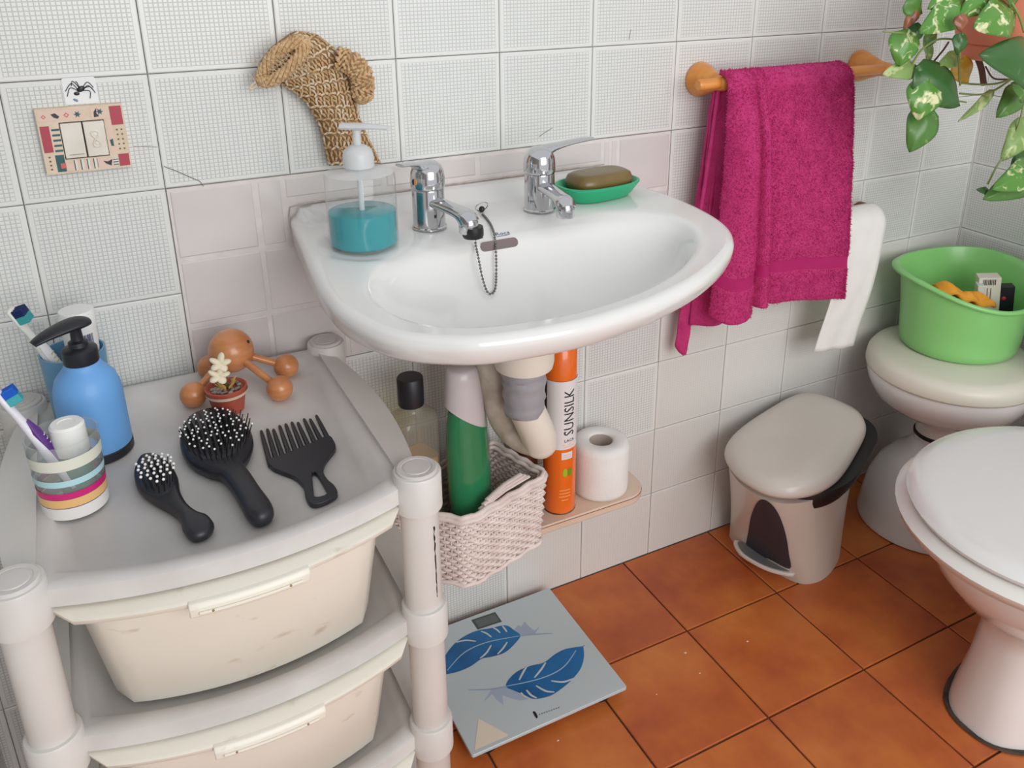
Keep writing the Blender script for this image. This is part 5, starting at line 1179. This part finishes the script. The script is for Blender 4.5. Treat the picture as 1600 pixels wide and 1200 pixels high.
# ================================================================== ROUND PEDESTAL STOOL AND GREEN TUB
SX, SY = 1.374, -0.176
so_ = thing('pedestal_stool', 'round white pedestal stool with cream lid in the tiled corner', 'stool', (SX, SY, 0))
c = (SX, SY, 0)
g = G(); g.lathe([(0.128, 0.0), (0.1325, 0.003), (0.1325, 0.012), (0.130, 0.018), (0.128, 0.045), (0.120, 0.09), (0.103, 0.128), (0.078, 0.157), (0.056, 0.176), (0.046, 0.195)], c, 48); g.build('domed_base', m_ceramic2, so_, ang=50)
g = G(); g.lathe([(0.045, 0.193), (0.0445, 0.26)], c, 36); g.build('neck', m_ceramic2, so_)
g = G(); g.lathe([(0.0455, 0.204), (0.0478, 0.206), (0.0478, 0.211), (0.0455, 0.213)], c, 36); g.build('black_ring', m_black, so_)
g = G(); g.lathe([(0.046, 0.256), (0.075, 0.262), (0.11, 0.275), (0.138, 0.297), (0.152, 0.325), (0.156, 0.344), (0.154, 0.352)], c, 48); g.build('seat_bowl', m_ceramic2, so_, ang=60)
g = G(); g.lathe([(0.1545, 0.3525), (0.159, 0.354), (0.160, 0.358), (0.158, 0.376), (0.151, 0.386), (0.135, 0.391), (0.002, 0.392)], c, 48); g.build('lid', M('cream_stool_lid', (224, 220, 206), 0.35), so_, ang=60)
TX, TY, TB = 1.416, -0.150, 0.3925
tb = thing('green_tub', 'light green oval plastic tub with wavy rim standing on the stool', 'tub', (TX, TY, TB))
m_gr = M('light_green_plastic', (140, 208, 124), 0.3, coat=0.15)
def tring(ax, ay, zf, n=72, lobe=0.0):
    out = []
    for k in range(n):
        a = 2 * PI * k / n; e = lobe * (max(0, math.cos(a - (PI - 0.55))) ** 8 + max(0, math.cos(a + 0.55)) ** 8); out.append(Vector((TX + (ax + e) * math.cos(a), TY + (ay + e) * math.sin(a), TB + zf(a))))
    return out
def rimz(a):
    f = 0.5 + 0.5 * math.cos(a - (-PI / 2 - 0.05)); b_ = 0.5 + 0.5 * math.cos(a - (PI / 2))
    return 0.186 - 0.072 * f ** 1.6 - 0.030 * b_ ** 2.0 
zz_ = lambda k: (lambda a: rimz(a) * k)
rg = [tring(0.108, 0.100, lambda a: 0.0005), tring(0.114, 0.106, lambda a: 0.004)]
for k in (0.15, 0.35, 0.6, 0.85, 0.97): rg.append(tring(0.115 + 0.012 * k, 0.107 + 0.010 * k, zz_(k), lobe=0.010 * k ** 3))
rg += [tring(0.133, 0.123, lambda a: rimz(a) - 0.006, lobe=0.014), tring(0.137, 0.126, lambda a: rimz(a) - 0.004, lobe=0.015), tring(0.1375, 0.1265, lambda a: rimz(a), lobe=0.015), tring(0.134, 0.124, lambda a: rimz(a) + 0.003, lobe=0.013), tring(0.1275, 0.118, lambda a: rimz(a) + 0.002, lobe=0.010), tring(0.124, 0.115, lambda a: rimz(a) - 0.008, lobe=0.008)]
for k in (0.7, 0.4, 0.15): rg.append(tring(0.112 + 0.011 * k, 0.104 + 0.009 * k, zz_(k)))
rg += [tring(0.108, 0.10, lambda a: 0.006), tring(0.05, 0.05, lambda a: 0.005)]
g = G(); g.loft(rg); tub = g.build('tub_shell', m_gr, tb, ang=60)
m_spg = M('orange_sponge', (236, 168, 58), 0.9, bump=0.4, bscale=200, col2=(220, 148, 44), vscale=40)
ci = Vector((TX - 0.045, TY - 0.030, TB + 0.0065)); EXT = 0.036; sg = thing('orange_cloth', 'folded orange cleaning cloth lying in the green tub', 'cloth', ci)
g = G(); vs = []; fs = []
for i in range(25):
    a = i / 24
    for j in range(13):
        b_ = j / 12 - 0.5; p = ci + Vector((lerp(-0.044, 0.054, a), lerp(0.036, -0.018, a), lerp(0.127, 0.100, a ** 1.2) + 0.010 * math.sin(PI * min(1, a * 2.2)))) + Vector((0.35, 0.9, 0)) * (b_ * 0.05 * (1 - 0.35 * a))
        p.z += -0.05 * abs(b_) ** 2 + 0.008 * noise.noise(Vector((a * 4.5, b_ * 4, 1.3))) + 0.004 * math.sin(a * 17 + b_ * 5); vs.append(p)
for i in range(24):
    for j in range(12): q = i * 13 + j; fs.append([q, q + 1, q + 14, q + 13])
g.add(vs, fs)
g.build('top_fold', m_spg, sg, ang=180, solid=0.007); g = G(); g.box(ci + Vector((-0.006, 0.010, 0.050)), (0.070, 0.05, 0.100)); g.build('lower_fold', m_spg, sg, bevel=0.012)
def carton(name, label, c, dims, rot, mats, cat='box'):
    t = thing(name, label, cat, c); g = G(); g.box(Vector(c) + Vector((0, 0, dims[2] / 2)), dims, rot); g.build('carton', mats[0], t, bevel=0.001); return t
rb = Matrix.Rotation(-0.7, 3, 'Z') @ Matrix.Rotation(-0.10, 3, 'Y')
c1 = Vector((TX + 0.030, TY - 0.030, TB + 0.010)); t = carton('pale_packet', 'pale grey plastic packet standing between cloth and boxes in the tub', c1 + Vector((-0.012, 0.010, 0)), (0.012, 0.024, 0.120), rb, [M('pale_packet', (206, 214, 206), 0.4)], 'packet')
t = carton('barcode_box', 'small white carton with barcode lid standing in the green tub', c1 + Vector((0.014, 0.012, 0)), (0.040, 0.03, 0.132), rb, [M('carton_white', (226, 220, 206), 0.6)])
g = G()
for i in range(8):
    p = c1 + Vector((0.014, 0.012, 0.066)) + rb @ Vector((-0.012 + i * 0.0030, -0.0156, 0.057)); g.box(p, (random.choice((0.001, 0.0018)), 0.0006, 0.011), rb)
g.build('barcode', m_blk, t, weld=False); g = G()
for i in range(4):
    p = c1 + Vector((0.014, 0.012, 0.066)) + rb @ Vector((-0.016 + i * 0.006, -0.0156, 0.030)); g.box(p, (0.0014, 0.0006, 0.030), rb)
g.build('printed_lines', M('brown_line', (128, 112, 104), 0.6), t, weld=False)
t = carton('black_box', 'small black carton with red spot beside the barcode box in the tub', c1 + Vector((0.038, -0.012, 0)), (0.026, 0.022, 0.116), rb, [M('carton_black', (26, 22, 32), 0.4)])
g = G(); p = c1 + Vector((0.038, -0.012, 0.058)) + rb @ Vector((-0.006, -0.0115, 0.034)); g.sphere(p, 0.004, 12, 8, (1, 0.2, 1), rb); g.build('red_spot', M('red_print', (190, 30, 50), 0.5), t)

# ================================================================== TOILET
tl_ = thing('toilet', 'white ceramic toilet with closed lid and dark floor seal', 'toilet', (1.15, -0.59, 0))
def egg(tip, back, yc, hw, z, n=64, sq=2.0, wide=0.5):
    out = []; L_ = back - tip
    for k in range(n):
        a = 2 * PI * k / n; c_, s_ = math.cos(a), math.sin(a)
        xm = tip + L_ * wide; x = xm + (back - xm if c_ > 0 else xm - tip) * math.copysign(abs(c_) ** (2 / sq), c_); y = yc + hw * math.copysign(abs(s_) ** (2 / sq), s_); out.append(Vector((x, y, z)))
    return out
yc = -0.596
g = G(); g.loft([egg(0.986, 1.50, -0.580, 0.098, 0.001, sq=2.6), egg(0.988, 1.50, -0.580, 0.096, 0.02, sq=2.6), egg(0.998, 1.48, -0.582, 0.086, 0.09, sq=2.5), egg(1.004, 1.46, -0.584, 0.084, 0.16, sq=2.4), egg(0.998, 1.44, -0.588, 0.095, 0.20, sq=2.3), egg(0.975, 1.42, -0.592, 0.124, 0.222, sq=2.2),
                egg(0.935, 1.42, yc, 0.155, 0.25), egg(0.900, 1.42, yc, 0.178, 0.29), egg(0.876, 1.42, yc, 0.190, 0.33), egg(0.868, 1.42, yc, 0.194, 0.352), egg(0.870, 1.42, yc, 0.192, 0.3602)]); g.build('bowl', m_ceramic2, tl_, ang=60)
m_seat = M('seat_plastic', (230, 227, 221), 0.2, coat=0.3)
g = G(); g.loft([egg(0.852, 1.30, yc, 0.207, 0.3605), egg(0.842, 1.30, yc, 0.216, 0.364), egg(0.838, 1.30, yc, 0.219, 0.376), egg(0.850, 1.30, yc, 0.211, 0.385), egg(0.862, 1.30, yc, 0.199, 0.387)]); g.build('seat', m_seat, tl_, ang=60)
g = G(); g.loft([egg(0.858, 1.30, yc, 0.201, 0.3885), egg(0.852, 1.30, yc, 0.206, 0.391), egg(0.850, 1.30, yc, 0.208, 0.397), egg(0.856, 1.297, yc, 0.203, 0.403), egg(0.872, 1.29, yc, 0.189, 0.4075), egg(0.90, 1.28, yc, 0.165, 0.408), egg(1.05, 1.12, yc, 0.02, 0.4085)]); g.build('lid', m_ceramic2, tl_, ang=60)
g = G(); ft = egg(0.983, 1.50, -0.580, 0.101, 0.002, sq=2.6); g.tube(ft, [0.0045 + 0.0012 * noise.noise(p * 30) for p in ft], 6, closed=True, flat=0.6); g.build('floor_seal', M('dark_sealant', (84, 66, 58), 0.8, var=0.3, vscale=50), tl_)
g = G(); g.box((1.49, yc, 0.55), (0.165, 0.38, 0.36)); g.box((1.45, yc, 0.36), (0.22, 0.26, 0.05)); g.build('cistern', m_ceramic2, tl_, bevel=0.02, seg=4)
g = G(); g.box((1.49, yc, 0.742), (0.17, 0.39, 0.022)); g.build('cistern_lid', m_ceramic2, tl_, bevel=0.008)

# ================================================================== HANGING POTHOS
pc = Vector((1.243, -0.262, 0)); pot_z = 0.974
pl = thing('hanging_pothos', 'trailing variegated pothos in a hanging terracotta coloured pot', 'plant', (pc.x, pc.y, pot_z))
g = G(); g.lathe([(0.070, pot_z), (0.076, pot_z + 0.003), (0.086, pot_z + 0.05), (0.100, pot_z + 0.125), (0.106, pot_z + 0.127), (0.107, pot_z + 0.147), (0.101, pot_z + 0.149), (0.092, pot_z + 0.122)], (pc.x, pc.y, 0), 48); pot = g.build('pot', M('terracotta_plastic', (224, 136, 106), 0.5, var=0.06, vscale=10), pl, ang=40)
g = G(); g.lathe([(0.0765, pot_z + 0.022), (0.0815, pot_z + 0.0235), (0.082, pot_z + 0.0245), (0.079, pot_z + 0.026)], (pc.x, pc.y, 0), 48, c0=False, c1=False); g.build('rim_ring', M('terracotta_plastic2', (190, 98, 72), 0.5), pot)
g = G(); g.lathe([(0.093, pot_z + 0.120), (0.05, pot_z + 0.124), (0.002, pot_z + 0.126)], (pc.x, pc.y, 0), 32, c0=False); g.build('soil', M('soil', (62, 46, 36), 0.95), pot)
for k in range(3):
    a = 2 * PI * k / 3 + 0.4; p = Vector((pc.x + 0.104 * math.cos(a), pc.y + 0.104 * math.sin(a), pot_z + 0.145)); g = G(); g.tube([p, Vector((pc.x, pc.y, 1.275))], 0.0012, 6); g.build('hanger_wire', m_greyplastic, pl)
g = G(); g.tube([(pc.x, pc.y, 1.275), (pc.x, pc.y, 1.285), (pc.x + 0.02, pc.y, 1.295), (XR - 0.002, pc.y, 1.295)], 0.005, 10); g.tube([(XR - 0.004, pc.y, 1.32), (XR - 0.004, pc.y, 1.26)], 0.004, 8); g.build('wall_hook', m_greyplastic, pl)
def leafmat(name, ca, cb, thr, scale):
    m = bpy.data.materials.new(name); m.use_nodes = True; N = m.node_tree.nodes; L = m.node_tree.links; b = N['Principled BSDF']; b.inputs['Roughness'].default_value = 0.32
    tc = N.new('ShaderNodeTexCoord'); mp = N.new('ShaderNodeMapping'); mp.inputs['Scale'].default_value = (scale, scale * 1.6, scale); L.new(tc.outputs['Object'], mp.inputs[0])
    nz = N.new('ShaderNodeTexNoise'); nz.inputs['Scale'].default_value = 1.0; nz.inputs['Detail'].default_value = 5; nz.inputs['Distortion'].default_value = 0.8; L.new(mp.outputs[0], nz.inputs[0])
    rp = N.new('ShaderNodeValToRGB'); e = rp.color_ramp.elements; e[0].position = thr; e[0].color = lin(ca); e[1].position = thr + 0.10; e[1].color = lin(cb); L.new(nz.outputs['Fac'], rp.inputs[0])
    L.new(rp.outputs[0], b.inputs['Base Color']); b.inputs['Subsurface Weight'].default_value = 0.08; b.inputs['Subsurface Radius'].default_value = (0.004, 0.008, 0.002); return m
LM = [leafmat('pothos_green', (84, 130, 60), (138, 172, 94), 0.60, 45), leafmat('pothos_variegated', (92, 146, 62), (228, 230, 182), 0.55, 60), leafmat('pothos_pale', (136, 168, 98), (196, 210, 150), 0.55, 40), leafmat('pothos_dark', (62, 106, 54), (104, 146, 74), 0.66, 40),
      leafmat('leaf_yellow', (214, 164, 52), (226, 186, 84), 0.5, 40), leafmat('leaf_brown', (150, 94, 66), (120, 72, 50), 0.5, 60)]
m_vine = M('pothos_stem', (132, 150, 84), 0.5); m_vined = M('dry_stem', (98, 70, 52), 0.7)
def leaf(base, tip, wpx, mi_, y0, y1, fold=0.35, curl=0.15, roll=0.0):
    A, B = py(base[0], base[1], y0), py(tip[0], tip[1], y1); d = B - A; L_ = d.length; dn = d.normalized()
    nrm = Vector((-0.35, -0.85, 0.35)); w_ = dn.cross(nrm).normalized(); n_ = w_.cross(dn).normalized()
    if roll: r_ = Matrix.Rotation(roll, 3, dn); w_, n_ = r_ @ w_, r_ @ n_
    hw = wpx * 0.00124 / 2; vs = []; fs = []; nu, nv = 12, 8
    for i in range(nu + 1):
        t_ = i / nu; wd_ = hw * (math.sin(PI * min(1, t_ ** 0.62 * 0.98 + 0.02)) ** 0.75) if 0 < t_ < 1 else 0.0003
        for j in range(nv + 1):
            s_ = j / nv * 2 - 1; back = 0.10 * L_ * max(0, 1 - t_ * 5) * abs(s_)
            p = A + dn * (L_ * t_ - back) + w_ * (s_ * wd_) + n_ * (fold * abs(s_) * wd_ * -1.0 + curl * L_ * math.sin(PI * t_) + 0.0012 * math.sin(9 * t_ + 3 * s_)); vs.append(p)
    for i in range(nu):
        for j in range(nv): a = i * (nv + 1) + j; fs.append([a, a + 1, a + nv + 2, a + nv + 1])
    g = G(); g.add(vs, fs); return g.build('leaf', LM[mi_], pl, ang=180, solid=0.0006)
for q in [((1508, 4), (1436, 52), 42, 1, -.30, -.31), ((1500, -14), (1450, 14), 34, 1, -.29, -.30), ((1545, -12), (1500, 26), 34, 1, -.31, -.32), ((1582, 20), (1521, 44), 50, 1, -.33, -.345), ((1418, 50), (1405, 104), 38, 1, -.28, -.28), ((1434, 38), (1424, 70), 20, 3, -.27, -.27),
          ((1430, 106), (1379, 116), 26, 2, -.27, -.27), ((1436, 112), (1499, 166), 50, 3, -.28, -.29), ((1452, 128), (1434, 188), 46, 1, -.29, -.29), ((1452, 172), (1421, 238), 42, 0, -.28, -.28), ((1622, 108), (1530, 86), 62, 3, -.34, -.35), ((1550, 144), (1497, 190), 14, 2, -.25, -.25),
          ((1596, 138), (1557, 184), 34, 0, -.27, -.27), ((1606, 190), (1564, 252), 36, 2, -.27, -.27), ((1612, 268), (1536, 312), 48, 0, -.27, -.28), ((1616, 262), (1550, 296), 44, 1, -.29, -.30), ((1497, 86), (1458, 110), 20, 2, -.27, -.28), ((1502, 54), (1496, 86), 18, 3, -.33, -.33),
          ((1460, 66), (1452, 50), 26, 0, -.26, -.26), ((1448, 55), (1448, 108), 12, 2, -.24, -.24), ((1605, 236), (1580, 262), 26, 3, -.26, -.26), ((1590, -6), (1560, -30), 40, 0, -.32, -.33), ((1420, -2), (1440, 22), 30, 0, -.28, -.28), ((1605, 150), (1580, 130), 26, 0, -.30, -.30), ((1545, 300), (1526, 296), 12, 3, -.27, -.27),
          ((1500, 96), (1512, 130), 34, 4, -.25, -.25), ((1434, 8), (1412, 46), 16, 5, -.28, -.28), ((1502, 24), (1502, 50), 18, 5, -.34, -.34)]:
    leaf(*q)
def vine(pts, r_=0.0016, mat=None):
    g = G(); g.tube(crom([py(u, v, y) for u, v, y in pts], 6, False), r_, 7); g.build('vine', mat or m_vine, pl, ang=180)
vine([(1502, -20, -.30), (1470, 10, -.30), (1436, 48, -.29)]); vine([(1500, 90, -.31), (1499, 70, -.31), (1490, 62, -.31), (1465, 62, -.29), (1440, 78, -.28), (1424, 102, -.27)]); vine([(1424, 80, -.275), (1436, 74, -.28)], 0.0012, m_vined)
vine([(1499, 60, -.32), (1498, 90, -.30), (1500, 130, -.28), (1504, 130, -.28), (1530, 132, -.27), (1560, 130, -.27), (1590, 118, -.28)]); vine([(1500, 146, -.27), (1530, 148, -.26), (1552, 142, -.26), (1580, 124, -.27)]); vine([(1528, 92, -.24), (1534, 110, -.24), (1537, 132, -.24)], 0.005, m_vined)
vine([(1600, 160, -.27), (1590, 200, -.27), (1570, 240, -.27), (1556, 262, -.27), (1543, 288, -.27)]); vine([(1540, 104, -.25), (1552, 122, -.25), (1575, 124, -.26)], 0.0014, m_vined); vine([(1380, 49, -.28), (1398, 51, -.28), (1416, 52, -.28)], 0.0012); vine([(1578, 0, -.33), (1592, 24, -.335), (1600, 50, -.335)], 0.0018)
vine([(1448, 55, -.25), (1450, 110, -.27), (1452, 130, -.28)], 0.0013); vine([(1460, 95, -.25), (1474, 78, -.27), (1482, 66, -.29)], 0.0014, m_vined); vine([(1455, 165, -.27), (1490, 158, -.26), (1510, 160, -.26)], 0.0012)

# paint specks on the floor tiles
for u, v, r_ in ((1071, 1020, 0.0022), (1093.5, 1052, 0.0016), (1168, 1002, 0.0018), (872, 1157, 0.0018), (1026, 1085, 0.0012)):
    p = pz(u, v, 0.0); g = G(); g.sphere(p, r_, 10, 6, (1.2, 0.9, 0.25)); g.build('paint_speck', M('paint_speck', (226, 206, 190), 0.7), floor)
